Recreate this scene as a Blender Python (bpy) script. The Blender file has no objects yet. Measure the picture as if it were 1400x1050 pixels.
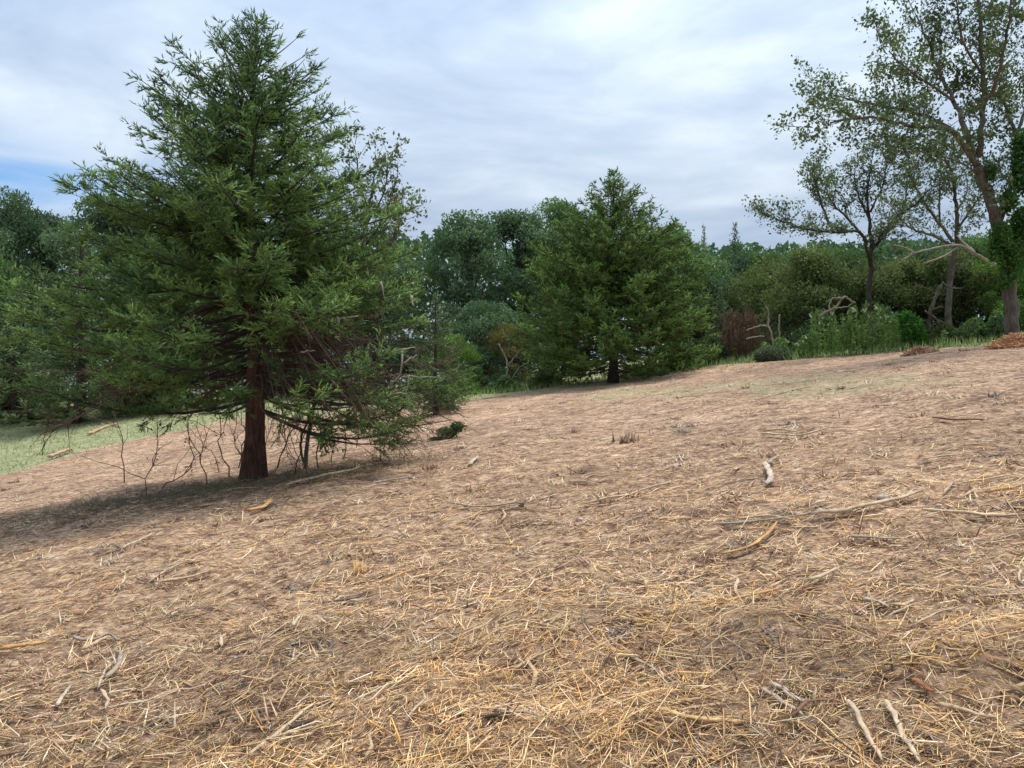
import bpy, math, random
import numpy as np
from mathutils import Vector

# ---------------------------------------------------------------- camera, world, sun, exposure
S = bpy.context.scene
C = S.collection
F_PX, HOR = 1057.0, 540.0            # focal length in photo pixels, row of the horizon
CAM_H = 1.6
cam_data = bpy.data.cameras.new('camera')
cam_data.sensor_width = 36.0
cam_data.lens = 36.0 * F_PX / 1400.0
cam_data.clip_start = 0.05
cam_data.clip_end = 6000
cam = bpy.data.objects.new('camera', cam_data)
C.objects.link(cam)
PITCH = math.atan((HOR - 525.0) / F_PX)
cam.location = (0, 0, CAM_H)
cam.rotation_euler = (math.pi / 2 + PITCH, 0, 0)
S.camera = cam

SUN_EL, SUN_AZ = math.radians(67), math.radians(42)     # azimuth clockwise from +Y (the view direction)
world = bpy.data.worlds.new('World')
S.world = world
world.use_nodes = True
wt = world.node_tree
wt.nodes.clear()
def WN(kind, **kw):
    n = wt.nodes.new(kind)
    for k, v in kw.items():
        setattr(n, k, v)
    return n
def wmath(op, a, b=None, c=None, clamp=False):
    n = WN('ShaderNodeMath', operation=op, use_clamp=clamp)
    for i, v in enumerate((a, b, c)):
        if v is None: continue
        if isinstance(v, (int, float)): n.inputs[i].default_value = v
        else: wt.links.new(v, n.inputs[i])
    return n.outputs[0]
tc = WN('ShaderNodeTexCoord')
sp = WN('ShaderNodeSeparateXYZ'); wt.links.new(tc.outputs['Generated'], sp.inputs[0])
zz = wmath('ADD', wmath('MAXIMUM', sp.outputs[2], 0.0), 0.16)
cx = wmath('DIVIDE', sp.outputs[0], zz); cy = wmath('DIVIDE', sp.outputs[1], zz)
cb = WN('ShaderNodeCombineXYZ'); wt.links.new(cx, cb.inputs[0]); wt.links.new(cy, cb.inputs[1])
def wnoise(scale, detail, rough, dist, off):
    m = WN('ShaderNodeMapping'); m.inputs['Location'].default_value = off
    m.inputs['Scale'].default_value = (1.0, 1.5, 1)
    m.inputs['Rotation'].default_value = (0, 0, 0.5)
    wt.links.new(cb.outputs[0], m.inputs[0])
    n = WN('ShaderNodeTexNoise'); wt.links.new(m.outputs[0], n.inputs['Vector'])
    n.inputs['Scale'].default_value = scale; n.inputs['Detail'].default_value = detail
    n.inputs['Roughness'].default_value = rough; n.inputs['Distortion'].default_value = dist
    return n.outputs[0]
nA = wnoise(0.85, 6, 0.55, 0.7, (3.1, 7.7, 0))
nB = wnoise(2.6, 6, 0.55, 0.3, (9.2, 1.3, 2))
nmix = wmath('ADD', wmath('MULTIPLY', nA, 0.72), wmath('MULTIPLY', nB, 0.28))
ramp = WN('ShaderNodeValToRGB'); wt.links.new(nmix, ramp.inputs[0])
el = ramp.color_ramp.elements
el[0].position = 0.40; el[0].color = (0.34, 0.425, 0.555, 1)
el[1].position = 0.60; el[1].color = (0.56, 0.635, 0.725, 1)
e = el.new(0.50); e.color = (0.425, 0.515, 0.635, 1)
bg_c = WN('ShaderNodeBackground'); wt.links.new(ramp.outputs[0], bg_c.inputs[0]); wt.links.new(wmath('MULTIPLY_ADD', wmath('MAXIMUM', sp.outputs[2], 0.0), 1.25, 0.64), bg_c.inputs[1])   # an overcast sky is brighter overhead than at the horizon
sky = WN('ShaderNodeTexSky', sky_type='NISHITA', sun_disc=False, sun_elevation=SUN_EL, sun_rotation=SUN_AZ)
sky.air_density = 1.3; sky.ozone_density = 2.0; sky.dust_density = 0.4
skc = WN('ShaderNodeVectorMath', operation='MULTIPLY'); wt.links.new(sky.outputs[0], skc.inputs[0]); skc.inputs[1].default_value = (.50, .74, .98)
bg_s = WN('ShaderNodeBackground'); wt.links.new(skc.outputs[0], bg_s.inputs[0]); bg_s.inputs[1].default_value = 0.11
# the gap in the clouds low on the left, plus thin spots elsewhere
gx = wmath('DIVIDE', wmath('ADD', sp.outputs[0], 0.56), 0.15)
gz = wmath('DIVIDE', wmath('SUBTRACT', sp.outputs[2], 0.232), 0.040)
gap = wmath('EXPONENT', wmath('MULTIPLY', wmath('ADD', wmath('MULTIPLY', gx, gx), wmath('MULTIPLY', gz, gz)), -1.0))
mC = WN('ShaderNodeMapping'); mC.inputs['Scale'].default_value = (3.0, 3.0, 26.0); wt.links.new(tc.outputs['Generated'], mC.inputs[0])
nCn = WN('ShaderNodeTexNoise'); wt.links.new(mC.outputs[0], nCn.inputs['Vector']); nCn.inputs['Scale'].default_value = 1.0; nCn.inputs['Detail'].default_value = 4.0; nC = nCn.outputs[0]
gap = wmath('MULTIPLY', gap, wmath('GREATER_THAN', sp.outputs[1], 0.0))
gap = wmath('MULTIPLY', gap, wmath('MULTIPLY_ADD', nC, 3.2, -0.75, clamp=True))
thin = wmath('MULTIPLY_ADD', nA, -2.2, 1.02, clamp=True)
fac = wmath('ADD', wmath('MULTIPLY', gap, 0.95), wmath('MULTIPLY', thin, 0.30), clamp=True)
mx = WN('ShaderNodeMixShader'); wt.links.new(fac, mx.inputs[0])
wt.links.new(bg_c.outputs[0], mx.inputs[1]); wt.links.new(bg_s.outputs[0], mx.inputs[2])
wo = WN('ShaderNodeOutputWorld'); wt.links.new(mx.outputs[0], wo.inputs[0])

sun_d = bpy.data.lights.new('sun', 'SUN')
sun_d.energy = 3.0; sun_d.angle = math.radians(18); sun_d.color = (1.0, 0.95, 0.86)
sun = bpy.data.objects.new('sun', sun_d); C.objects.link(sun)
sdir = Vector((math.sin(SUN_AZ) * math.cos(SUN_EL), math.cos(SUN_AZ) * math.cos(SUN_EL), math.sin(SUN_EL)))
sun.rotation_euler = sdir.to_track_quat('Z', 'Y').to_euler()
sun.location = (0, 0, 40)
S.view_settings.view_transform = 'Standard'
S.view_settings.look = 'None'
S.view_settings.exposure = 0.5
S.view_settings.gamma = 1.0
S.view_settings.use_curve_mapping = False
S.render.engine = 'CYCLES'
S.cycles.use_denoising = True
S.cycles.max_bounces = 5
S.cycles.transmission_bounces = 3
S.cycles.sample_clamp_indirect = 6

# ---------------------------------------------------------------- noise and terrain
def _h(ix, iy, seed):
    n = (ix.astype(np.int64) * 374761393 + iy.astype(np.int64) * 668265263 + seed * 974634777) & 0xffffffff
    n = ((n ^ (n >> 13)) * 1274126177) & 0xffffffff
    return ((n ^ (n >> 16)) & 0xffff) / 65535.0
def noise(x, y, seed=0):
    x = np.asarray(x, float); y = np.asarray(y, float)
    ix = np.floor(x); iy = np.floor(y); fx = x - ix; fy = y - iy
    fx = fx * fx * (3 - 2 * fx); fy = fy * fy * (3 - 2 * fy)
    a, b = _h(ix, iy, seed), _h(ix + 1, iy, seed)
    c, d = _h(ix, iy + 1, seed), _h(ix + 1, iy + 1, seed)
    return (a * (1 - fx) + b * fx) * (1 - fy) + (c * (1 - fx) + d * fx) * fy - 0.5
def ss(a, b, x):
    t = np.clip((np.asarray(x, float) - a) / (b - a), 0, 1)
    return t * t * (3 - 2 * t)
def hbase(x, y):
    x = np.asarray(x, float); y = np.asarray(y, float)
    yy = np.where(y > 60, 60 + 20 * np.tanh((y - 60) / 20), np.where(y < -20, -20 + 20 * np.tanh((y + 20) / 20), y))
    xx = 60 * np.tanh(x / 60)
    return 0.13 * xx + 0.05 * yy + 0.062 * np.minimum(np.log1p(np.exp(np.clip(-x, -50, 50))), 70) * ss(21, 44, y)
HEAPS = ((.35, 4.4, .55, .09), (-.45, 3.7, .45, .06), (1.35, 4.1, .5, .07), (2.1, 3.5, .5, .08), (.5, 3.2, .4, .05), (-1.4, 5.0, .5, .05), (2.6, 6.3, .7, .07), (-.6, 8.5, .9, .06))   # low heaps of raked up straw
def H(x, y):
    r = np.hypot(x, y)
    f = ss(1.0, 3.0, r)
    z = hbase(x, y) + f * (0.16 * noise(x * .22, y * .22, 1) + 0.11 * noise(x * .7 + 3, y * .7, 2) + 0.06 * noise(x * 2.1, y * 2.1, 3) + .03 * noise(x * 5, y * 5, 4) * (r < 25))
    for hx, hy, hr, hh in HEAPS: z = z + hh * np.exp(-((x - hx) ** 2 + ((y - hy) * 1.5) ** 2) / hr ** 2)
    return z
def slope_n(x, y):
    e = 0.1
    gx = (H(x + e, y) - H(x - e, y)) / (2 * e); gy = (H(x, y + e) - H(x, y - e)) / (2 * e)
    n = np.stack([-gx, -gy, np.ones_like(gx)], -1)
    return n / np.linalg.norm(n, axis=-1, keepdims=True)
cp, sn = math.cos(PITCH), math.sin(PITCH)
def ray(px, py):
    u = (px - 700) / F_PX; v = -(py - 525) / F_PX
    d = np.array([u, cp - v * sn, sn + v * cp])
    return d / d[1]                       # normalised so that y advances 1 m
def at(px, py, y):                        # the point of that sight line at depth y
    d = ray(px, py)
    return Vector((d[0] * y, y, CAM_H + d[2] * y))
def on_ground(px, py):
    d = ray(px, py)
    ys = np.concatenate([np.linspace(2, 20, 3600), np.linspace(20, 80, 3000)])
    zs = CAM_H + d[2] * ys - H(d[0] * ys, ys)
    k = int(np.argmax(zs < 0)) if (zs < 0).any() else len(ys) - 1
    y = ys[k]
    return Vector((d[0] * y, y, float(H(d[0] * y, y))))
def gz_(x, y): return float(H(np.float64(x), np.float64(y)))
ET = np.array([-.80, -.66, -.52, -.378, -.095, .227, .35, .52, .662, .8])
ED = np.array([21., 23.5, 27.5, 33.5, 34., 34., 31.0, 27., 24.6, 22.5])
def edge_d(x, y):                         # how far the mulched field reaches along y in that direction
    return np.interp(np.asarray(x) / np.maximum(np.asarray(y), .1), ET, ED)

# ---------------------------------------------------------------- mesh helpers
rng = np.random.default_rng(7)
random.seed(7)
def tri_mesh(name, V, T, mat, col=None, smooth=False):
    V = np.ascontiguousarray(V, np.float32); T = np.ascontiguousarray(T, np.int32)
    me = bpy.data.meshes.new(name)
    me.vertices.add(len(V)); me.vertices.foreach_set('co', V.ravel())
    me.loops.add(T.size); me.loops.foreach_set('vertex_index', T.ravel())
    me.polygons.add(len(T)); me.polygons.foreach_set('loop_start', np.arange(0, T.size, 3, dtype=np.int32))
    if smooth: me.polygons.foreach_set('use_smooth', np.ones(len(T), bool))
    me.update(calc_edges=True)
    if col is not None:
        a = me.attributes.new('Col', 'FLOAT_COLOR', 'POINT')
        c = np.ones((len(V), 4), np.float32); c[:, :3] = col
        a.data.foreach_set('color', c.ravel())
    if mat is not None: me.materials.append(mat)
    return me
def tag(o, label=None, cat=None, group=None, kind=None):
    for k, v in (('label', label), ('category', cat), ('group', group), ('kind', kind)):
        if v: o[k] = v
    return o
def link(name, me, parent=None, kind=None):
    o = bpy.data.objects.new(name, me); C.objects.link(o)
    if parent is not None: o.parent = parent
    if kind: o['kind'] = kind
    return o
def root(name, loc, label, cat, group=None, rz=0.0, sc=(1, 1, 1)):
    o = bpy.data.objects.new(name, None); C.objects.link(o)
    o.empty_display_size = .3
    o.location = loc; o.rotation_euler = (0, 0, rz); o.scale = sc
    return tag(o, label, cat, group)
def norm(v): return v / np.maximum(np.linalg.norm(v, axis=-1, keepdims=True), 1e-9)
def frames(D, rg=rng):
    r = norm(rg.normal(size=D.shape))
    a = norm(np.cross(D, r)); b = np.cross(D, a)
    return a, b
def cones(O, D, L, W, col, rg=rng):
    """thin three-sided tapering slivers, closed at the tip"""
    n = len(O); a, b = frames(D, rg)
    W = np.broadcast_to(np.asarray(W, float), (n,))[:, None]
    V = np.empty((n, 4, 3))
    V[:, 0] = O + a * W; V[:, 1] = O - a * W * .5 + b * W * .87; V[:, 2] = O - a * W * .5 - b * W * .87
    V[:, 3] = O + D * np.asarray(L)[:, None]
    base = (np.arange(n) * 4)[:, None, None]
    T = (base + np.array([[0, 1, 3], [1, 2, 3], [2, 0, 3]])[None]).reshape(-1, 3)
    return V.reshape(-1, 3), T, np.repeat(col, 4, axis=0)
def splinters(O, D, L, W, Hh, bend, col, up, rg=rng):
    """flattened bent splinters with pointed ends, 8 vertices each"""
    n = len(O); a = norm(np.cross(D, up)); b = np.cross(a, D)
    V = np.empty((n, 8, 3)); L = L[:, None]; W = W[:, None]; Hh = Hh[:, None]
    s1 = rg.uniform(-.38, -.22, (n, 1)); s2 = rg.uniform(.15, .38, (n, 1))
    bd = a * bend[:, None] + b * (rg.normal(size=(n, 1)) * .04)
    V[:, 0] = O - D * L * .5; V[:, 7] = O + D * L * .5
    for j, s in ((1, s1), (4, s2)):
        c = O + D * L * s + bd * L * (1 if j == 4 else .8)
        wj = W * (1 if j == 1 else rg.uniform(.4, 1, (n, 1)))
        V[:, j] = c + a * wj * .5; V[:, j + 1] = c - a * wj * .5; V[:, j + 2] = c + b * Hh
    F = [[0, 2, 1], [0, 3, 2], [0, 1, 3], [7, 4, 5], [7, 5, 6], [7, 6, 4],
         [1, 2, 5], [1, 5, 4], [2, 3, 6], [2, 6, 5], [3, 1, 4], [3, 4, 6]]
    base = (np.arange(n) * 8)[:, None, None]
    T = (base + np.array(F)[None]).reshape(-1, 3)
    return V.reshape(-1, 3), T, np.repeat(col, 8, axis=0)
def spindles(O, D, L, W, Hh, bend, col, up, rg=rng):
    n = len(O); a = norm(np.cross(D, up)); b = np.cross(a, D)
    V = np.empty((n, 5, 3)); L = L[:, None]; W = W[:, None]; Hh = Hh[:, None]
    c = O + D * L * rg.uniform(-.2, .2, (n, 1)) + a * L * bend[:, None] + b * L * (rg.normal(size=(n, 1)) * .04)
    V[:, 0] = O - D * L * .5; V[:, 4] = O + D * L * .5
    V[:, 1] = c + a * W * .5; V[:, 2] = c - a * W * .5; V[:, 3] = c + b * Hh
    F = [[0, 2, 1], [0, 3, 2], [0, 1, 3], [4, 1, 2], [4, 2, 3], [4, 3, 1]]
    base = (np.arange(n) * 5)[:, None, None]
    return V.reshape(-1, 3), (base + np.array(F)[None]).reshape(-1, 3), np.repeat(col, 5, axis=0)
def leaves(P, size, col, rg=rng, up=.55, droop=0.0, ratio=.55):
    """folded pointed leaves: two triangles meeting along the midrib"""
    n = len(P)
    nrm = norm(rg.normal(size=(n, 3)) + np.array([0, 0, up]))
    d = norm(np.cross(nrm, norm(rg.normal(size=(n, 3)))) + np.array([0, 0, -droop]))
    s = norm(np.cross(nrm, d))
    sz = (size * rg.uniform(.6, 1.3, n))[:, None]
    V = np.empty((n, 4, 3))
    V[:, 0] = P - d * sz * .5; V[:, 2] = P + d * sz * .5
    V[:, 1] = P - s * sz * ratio * .5 + nrm * sz * .12; V[:, 3] = P + s * sz * ratio * .5 + nrm * sz * .12
    base = (np.arange(n) * 4)[:, None, None]
    T = (base + np.array([[0, 1, 2], [0, 2, 3]])[None]).reshape(-1, 3)
    return V.reshape(-1, 3), T, np.repeat(col, 4, axis=0)
def join(parts):
    Vs, Ts, Cs, o = [], [], [], 0
    for V, T, c in parts:
        Vs.append(V); Ts.append(T + o); Cs.append(c); o += len(V)
    return np.concatenate(Vs), np.concatenate(Ts), np.concatenate(Cs)
def tube(pts, rad, n=6, lump=0.0, cap=True, col=(1, 1, 1), flat=1.0, rg=rng):
    pts = np.asarray(pts, float); rad = np.asarray(rad, float); k = len(pts)
    tan = norm(np.gradient(pts, axis=0))
    ref = np.array([0, 0, 1.]) if abs(tan[0][2]) < .8 else np.array([1., 0, 0])
    V = []
    a = norm(np.cross(tan[0], ref))
    ang = np.linspace(0, 2 * np.pi, n, endpoint=False)
    for i in range(k):
        a = norm(a - tan[i] * np.dot(a, tan[i])); b = np.cross(tan[i], a)
        rr = rad[i] * (1 + lump * rg.normal(size=n))
        V.append(pts[i] + (np.cos(ang) * rr)[:, None] * a + (np.sin(ang) * rr * flat)[:, None] * b)
    V = np.concatenate(V); T = []
    for i in range(k - 1):
        for j in range(n):
            p, q = i * n + j, i * n + (j + 1) % n
            T += [(p, q, q + n), (p, q + n, p + n)]
    if cap:
        for j in range(1, n - 1):
            T.append((0, j + 1, j)); T.append(((k - 1) * n, (k - 1) * n + j, (k - 1) * n + j + 1))
    T = np.array(T)
    return V, T, np.tile(np.asarray(col, float), (len(V), 1))
def curve_pts(ctrl, k, jit=0.0, rg=rng):
    """Catmull-Rom through control points, k samples"""
    P = np.asarray(ctrl, float)
    if len(P) == 2: P = np.array([P[0], P[0] * .5 + P[1] * .5, P[1]])
    E = np.vstack([2 * P[0] - P[1], P, 2 * P[-1] - P[-2]])
    out = []
    for t in np.linspace(0, len(P) - 1 - 1e-6, k):
        i = int(t); f = t - i
        p0, p1, p2, p3 = E[i], E[i + 1], E[i + 2], E[i + 3]
        out.append(.5 * (2 * p1 + (p2 - p0) * f + (2 * p0 - 5 * p1 + 4 * p2 - p3) * f * f + (3 * p1 - p0 - 3 * p2 + p3) * f ** 3))
    out = np.array(out)
    if jit: out[1:-1] += rg.normal(size=out[1:-1].shape) * jit
    return out

# ---------------------------------------------------------------- materials
def new_mat(name):
    m = bpy.data.materials.new(name); m.use_nodes = True
    nt = m.node_tree; nt.nodes.clear()
    out = nt.nodes.new('ShaderNodeOutputMaterial')
    return m, nt, out
def n_(nt, kind, ins=None, **kw):
    n = nt.nodes.new(kind)
    for k, v in kw.items(): setattr(n, k, v)
    for k, v in (ins or {}).items():
        if hasattr(v, 'is_linked') or isinstance(v, bpy.types.NodeSocket): nt.links.new(v, n.inputs[k])
        else: n.inputs[k].default_value = v
    return n
def veg_mat(name, tint=(1, 1, 1), trans=.3, rough=.55, spec=.3, nscale=.9):
    m, nt, out = new_mat(name)
    at_ = n_(nt, 'ShaderNodeAttribute', attribute_name='Col')
    geo = n_(nt, 'ShaderNodeNewGeometry')
    no = n_(nt, 'ShaderNodeTexNoise', {'Vector': geo.outputs['Position'], 'Scale': nscale, 'Detail': 3.0})
    mr = n_(nt, 'ShaderNodeMapRange', {'Value': no.outputs[0], 'From Min': .3, 'From Max': .7, 'To Min': .78, 'To Max': 1.22})
    oi = n_(nt, 'ShaderNodeObjectInfo')
    mr2 = n_(nt, 'ShaderNodeMapRange', {'Value': oi.outputs['Random'], 'To Min': .85, 'To Max': 1.15})
    mm = n_(nt, 'ShaderNodeMath', {0: mr.outputs[0], 1: mr2.outputs[0]}, operation='MULTIPLY')
    vm = n_(nt, 'ShaderNodeVectorMath', {0: at_.outputs['Color'], 1: tint}, operation='MULTIPLY')
    vs = n_(nt, 'ShaderNodeVectorMath', {0: vm.outputs[0], 'Scale': mm.outputs[0]}, operation='SCALE')
    b = n_(nt, 'ShaderNodeBsdfPrincipled', {'Base Color': vs.outputs[0], 'Roughness': rough, 'Specular IOR Level': spec})
    tcol = n_(nt, 'ShaderNodeVectorMath', {0: vs.outputs[0], 1: (1.1, 1.35, .7)}, operation='MULTIPLY')
    tr = n_(nt, 'ShaderNodeBsdfTranslucent', {'Color': tcol.outputs[0]})
    mxs = n_(nt, 'ShaderNodeMixShader', {0: trans, 1: b.outputs[0], 2: tr.outputs[0]})
    nt.links.new(mxs.outputs[0], out.inputs[0])
    return m
def bark_mat(name, c1, c2, scale=14.0, stretch=.18, bump=.6, attr=False):
    m, nt, out = new_mat(name)
    tcn = n_(nt, 'ShaderNodeTexCoord')
    mp = n_(nt, 'ShaderNodeMapping', {'Vector': tcn.outputs['Object'], 'Scale': (1, 1, stretch)})
    no = n_(nt, 'ShaderNodeTexNoise', {'Vector': mp.outputs[0], 'Scale': scale, 'Detail': 6.0, 'Roughness': .65, 'Distortion': .4})
    no2 = n_(nt, 'ShaderNodeTexNoise', {'Vector': tcn.outputs['Object'], 'Scale': 2.5, 'Detail': 3.0})
    ad = n_(nt, 'ShaderNodeMath', {0: no.outputs[0], 1: .7, 2: 0.0}, operation='MULTIPLY_ADD')
    ad2 = n_(nt, 'ShaderNodeMath', {0: no2.outputs[0], 1: .3, 2: ad.outputs[0]}, operation='MULTIPLY_ADD')
    rp = n_(nt, 'ShaderNodeValToRGB', {0: ad2.outputs[0]})
    rp.color_ramp.elements[0].position = .36; rp.color_ramp.elements[0].color = (*c1, 1)
    rp.color_ramp.elements[1].position = .64; rp.color_ramp.elements[1].color = (*c2, 1)
    colr = rp.outputs[0]
    if attr:
        at_ = n_(nt, 'ShaderNodeAttribute', attribute_name='Col')
        colr = n_(nt, 'ShaderNodeVectorMath', {0: rp.outputs[0], 1: at_.outputs['Color']}, operation='MULTIPLY').outputs[0]
    bp = n_(nt, 'ShaderNodeBump', {'Height': no.outputs[0], 'Strength': bump, 'Distance': .03})
    b = n_(nt, 'ShaderNodeBsdfPrincipled', {'Base Color': colr, 'Roughness': .85, 'Specular IOR Level': .2, 'Normal': bp.outputs[0]})
    nt.links.new(b.outputs[0], out.inputs[0])
    return m
def chip_mat(name):
    m, nt, out = new_mat(name)
    at_ = n_(nt, 'ShaderNodeAttribute', attribute_name='Col')
    geo = n_(nt, 'ShaderNodeNewGeometry')
    no = n_(nt, 'ShaderNodeTexNoise', {'Vector': geo.outputs['Position'], 'Scale': 45.0, 'Detail': 3.0})
    mr = n_(nt, 'ShaderNodeMapRange', {'Value': no.outputs[0], 'From Min': .3, 'From Max': .7, 'To Min': .72, 'To Max': 1.2})
    vs = n_(nt, 'ShaderNodeVectorMath', {0: at_.outputs['Color'], 'Scale': mr.outputs[0]}, operation='SCALE')
    b = n_(nt, 'ShaderNodeBsdfPrincipled', {'Base Color': vs.outputs[0], 'Roughness': .7, 'Specular IOR Level': .25})
    nt.links.new(b.outputs[0], out.inputs[0])
    return m
M_cedar = veg_mat('cedar_foliage', trans=.25, rough=.7, spec=.08, nscale=1.3)
M_leaf = veg_mat('broad_leaf', trans=.32, rough=.65, spec=.15, nscale=.6)
M_grass = veg_mat('grass_blades', trans=.3, rough=.6, nscale=.5)
M_cbark = bark_mat('cedar_bark', (.028, .014, .010), (.15, .078, .052), scale=22, stretch=.08, bump=1.0)
M_gbark = bark_mat('grey_bark', (.045, .038, .03), (.17, .145, .115), scale=16, stretch=.25)
M_dbark = bark_mat('dark_bark', (.022, .019, .016), (.085, .072, .058), scale=14)
M_dead = bark_mat('dead_wood', (.18, .15, .12), (.42, .37, .30), scale=18, stretch=.2, bump=.4)
M_twig = bark_mat('dead_twig', (.05, .032, .024), (.17, .11, .08), scale=20, bump=.3)
M_stick = bark_mat('weathered_stick', (.55, .5, .45), (1.1, 1.05, 1.0), scale=24, stretch=.5, bump=.5, attr=True)
M_chip = chip_mat('wood_fibre')

def ground_mat():
    m, nt, out = new_mat('field_soil')
    at_ = n_(nt, 'ShaderNodeAttribute', attribute_name='Col')      # x: grass share, y: fresh straw share
    sep = n_(nt, 'ShaderNodeSeparateColor', {0: at_.outputs['Color']})
    geo = n_(nt, 'ShaderNodeNewGeometry'); P = geo.outputs['Position']
    mp = n_(nt, 'ShaderNodeMapping', {'Vector': P, 'Rotation': (0, 0, .35), 'Scale': (1, 1.25, 1)})
    mp2 = n_(nt, 'ShaderNodeMapping', {'Vector': P, 'Rotation': (0, 0, -.6), 'Scale': (1, 1.2, 1)})
    f1 = n_(nt, 'ShaderNodeTexNoise', {'Vector': mp.outputs[0], 'Scale': 9.0, 'Detail': 8.0, 'Roughness': .78, 'Distortion': .1})
    f2 = n_(nt, 'ShaderNodeTexNoise', {'Vector': mp2.outputs[0], 'Scale': 14.0, 'Detail': 7.0, 'Roughness': .78, 'Distortion': .1})
    f = n_(nt, 'ShaderNodeMath', {0: f1.outputs[0], 1: f2.outputs[0]}, operation='MAXIMUM')
    big = n_(nt, 'ShaderNodeTexNoise', {'Vector': P, 'Scale': .45, 'Detail': 4.0, 'Roughness': .6})
    f3 = n_(nt, 'ShaderNodeTexNoise', {'Vector': mp.outputs[0], 'Scale': 3.0, 'Detail': 5.0, 'Roughness': .6, 'Distortion': .8})
    fm = n_(nt, 'ShaderNodeMath', {0: f3.outputs[0], 1: .35, 2: -.175}, operation='MULTIPLY_ADD')
    f = n_(nt, 'ShaderNodeMath', {0: f.outputs[0], 1: fm.outputs[0]}, operation='ADD')
    rp = n_(nt, 'ShaderNodeValToRGB', {0: f.outputs[0]})
    r = rp.color_ramp.elements
    r[0].position = .42; r[0].color = (.07, .040, .026, 1)
    r[1].position = .72; r[1].color = (.84, .64, .42, 1)
    e1 = r.new(.50); e1.color = (.24, .145, .095, 1)
    e2 = r.new(.59); e2.color = (.46, .31, .20, 1)
    bmr = n_(nt, 'ShaderNodeMapRange', {'Value': big.outputs[0], 'From Min': .3, 'From Max': .7, 'To Min': .78, 'To Max': 1.2})
    dirt = n_(nt, 'ShaderNodeVectorMath', {0: rp.outputs[0], 'Scale': bmr.outputs[0]}, operation='SCALE')
    g = n_(nt, 'ShaderNodeTexNoise', {'Vector': P, 'Scale': 3.0, 'Detail': 8.0, 'Roughness': .7})
    gr = n_(nt, 'ShaderNodeValToRGB', {0: g.outputs[0]})
    gr.color_ramp.elements[0].position = .35; gr.color_ramp.elements[0].color = (.14, .16, .075, 1)
    gr.color_ramp.elements[1].position = .68; gr.color_ramp.elements[1].color = (.38, .37, .20, 1)
    gm = n_(nt, 'ShaderNodeMath', {0: g.outputs[0], 1: 1.6, 2: -.8}, operation='MULTIPLY_ADD')
    gm2 = n_(nt, 'ShaderNodeMath', {0: sep.outputs[0], 1: gm.outputs[0]}, operation='ADD')
    gm3 = n_(nt, 'ShaderNodeMapRange', {'Value': gm2.outputs[0], 'From Min': .25, 'From Max': .8})
    mixc = n_(nt, 'ShaderNodeMix', {0: gm3.outputs[0], 6: dirt.outputs[0], 7: gr.outputs[0]}, data_type='RGBA')
    bp = n_(nt, 'ShaderNodeBump', {'Height': f.outputs[0], 'Strength': .9, 'Distance': .05})
    b = n_(nt, 'ShaderNodeBsdfPrincipled', {'Base Color': mixc.outputs[2], 'Roughness': .9, 'Specular IOR Level': .15, 'Normal': bp.outputs[0]})
    nt.links.new(b.outputs[0], out.inputs[0])
    return m
M_ground = ground_mat()

# ---------------------------------------------------------------- ground
def grow_axis(a, b, n, out, k):
    core = np.linspace(a, b, n); st = core[1] - core[0]
    g = st * 1.075 ** np.arange(1, k); g = np.cumsum(g); g = g[g < out]
    return np.concatenate([(a - np.append(g, out))[::-1], core, b + np.append(g, out)])
gx_ = grow_axis(-9, 9, 150, 1500, 160); gy_ = grow_axis(1.5, 14, 120, 1500, 160)
X, Y = np.meshgrid(gx_, gy_)
Z = H(X, Y)
r_ = np.hypot(X, Y)
def grass_share(x, y):
    r = np.hypot(x, y)
    e = edge_d(x, y)
    yy = np.asarray(y)
    out = ss(-1.3, 1.0, yy - e + 1.8 * noise(x * .35, y * .35, 11))
    # thin green regrowth in the mulch, in patches on the slope
    pt = ss(.02, .25, noise(x * .28 + 4, y * .28, 12) + .5 * noise(x * .9, y * .9, 13)) * ss(13, 18, r) * .45
    pt = pt * ss(-6, 3, x)
    nr = ss(27, 33, yy) * ss(-14, -9, x) * ss(9, 3, x) * .55     # olive strip in front of the middle trees
    return np.clip(np.maximum(np.maximum(out, pt), nr), 0, 1)
G = np.where(Y > 2, grass_share(X, Y), 0)
ny, nx = X.shape
idx = np.arange(nx * ny).reshape(ny, nx)
q = np.stack([idx[:-1, :-1], idx[:-1, 1:], idx[1:, 1:], idx[1:, :-1]], -1).reshape(-1, 4)
T = np.concatenate([q[:, [0, 1, 2]], q[:, [0, 2, 3]]])
colg = np.zeros((nx * ny, 3)); colg[:, 0] = G.ravel()
me = tri_mesh('ground', np.stack([X, Y, Z], -1).reshape(-1, 3), T, M_ground, colg, smooth=True)
tag(link('ground', me), 'sloping field covered in brown shredded wood mulch', kind='structure')

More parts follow.
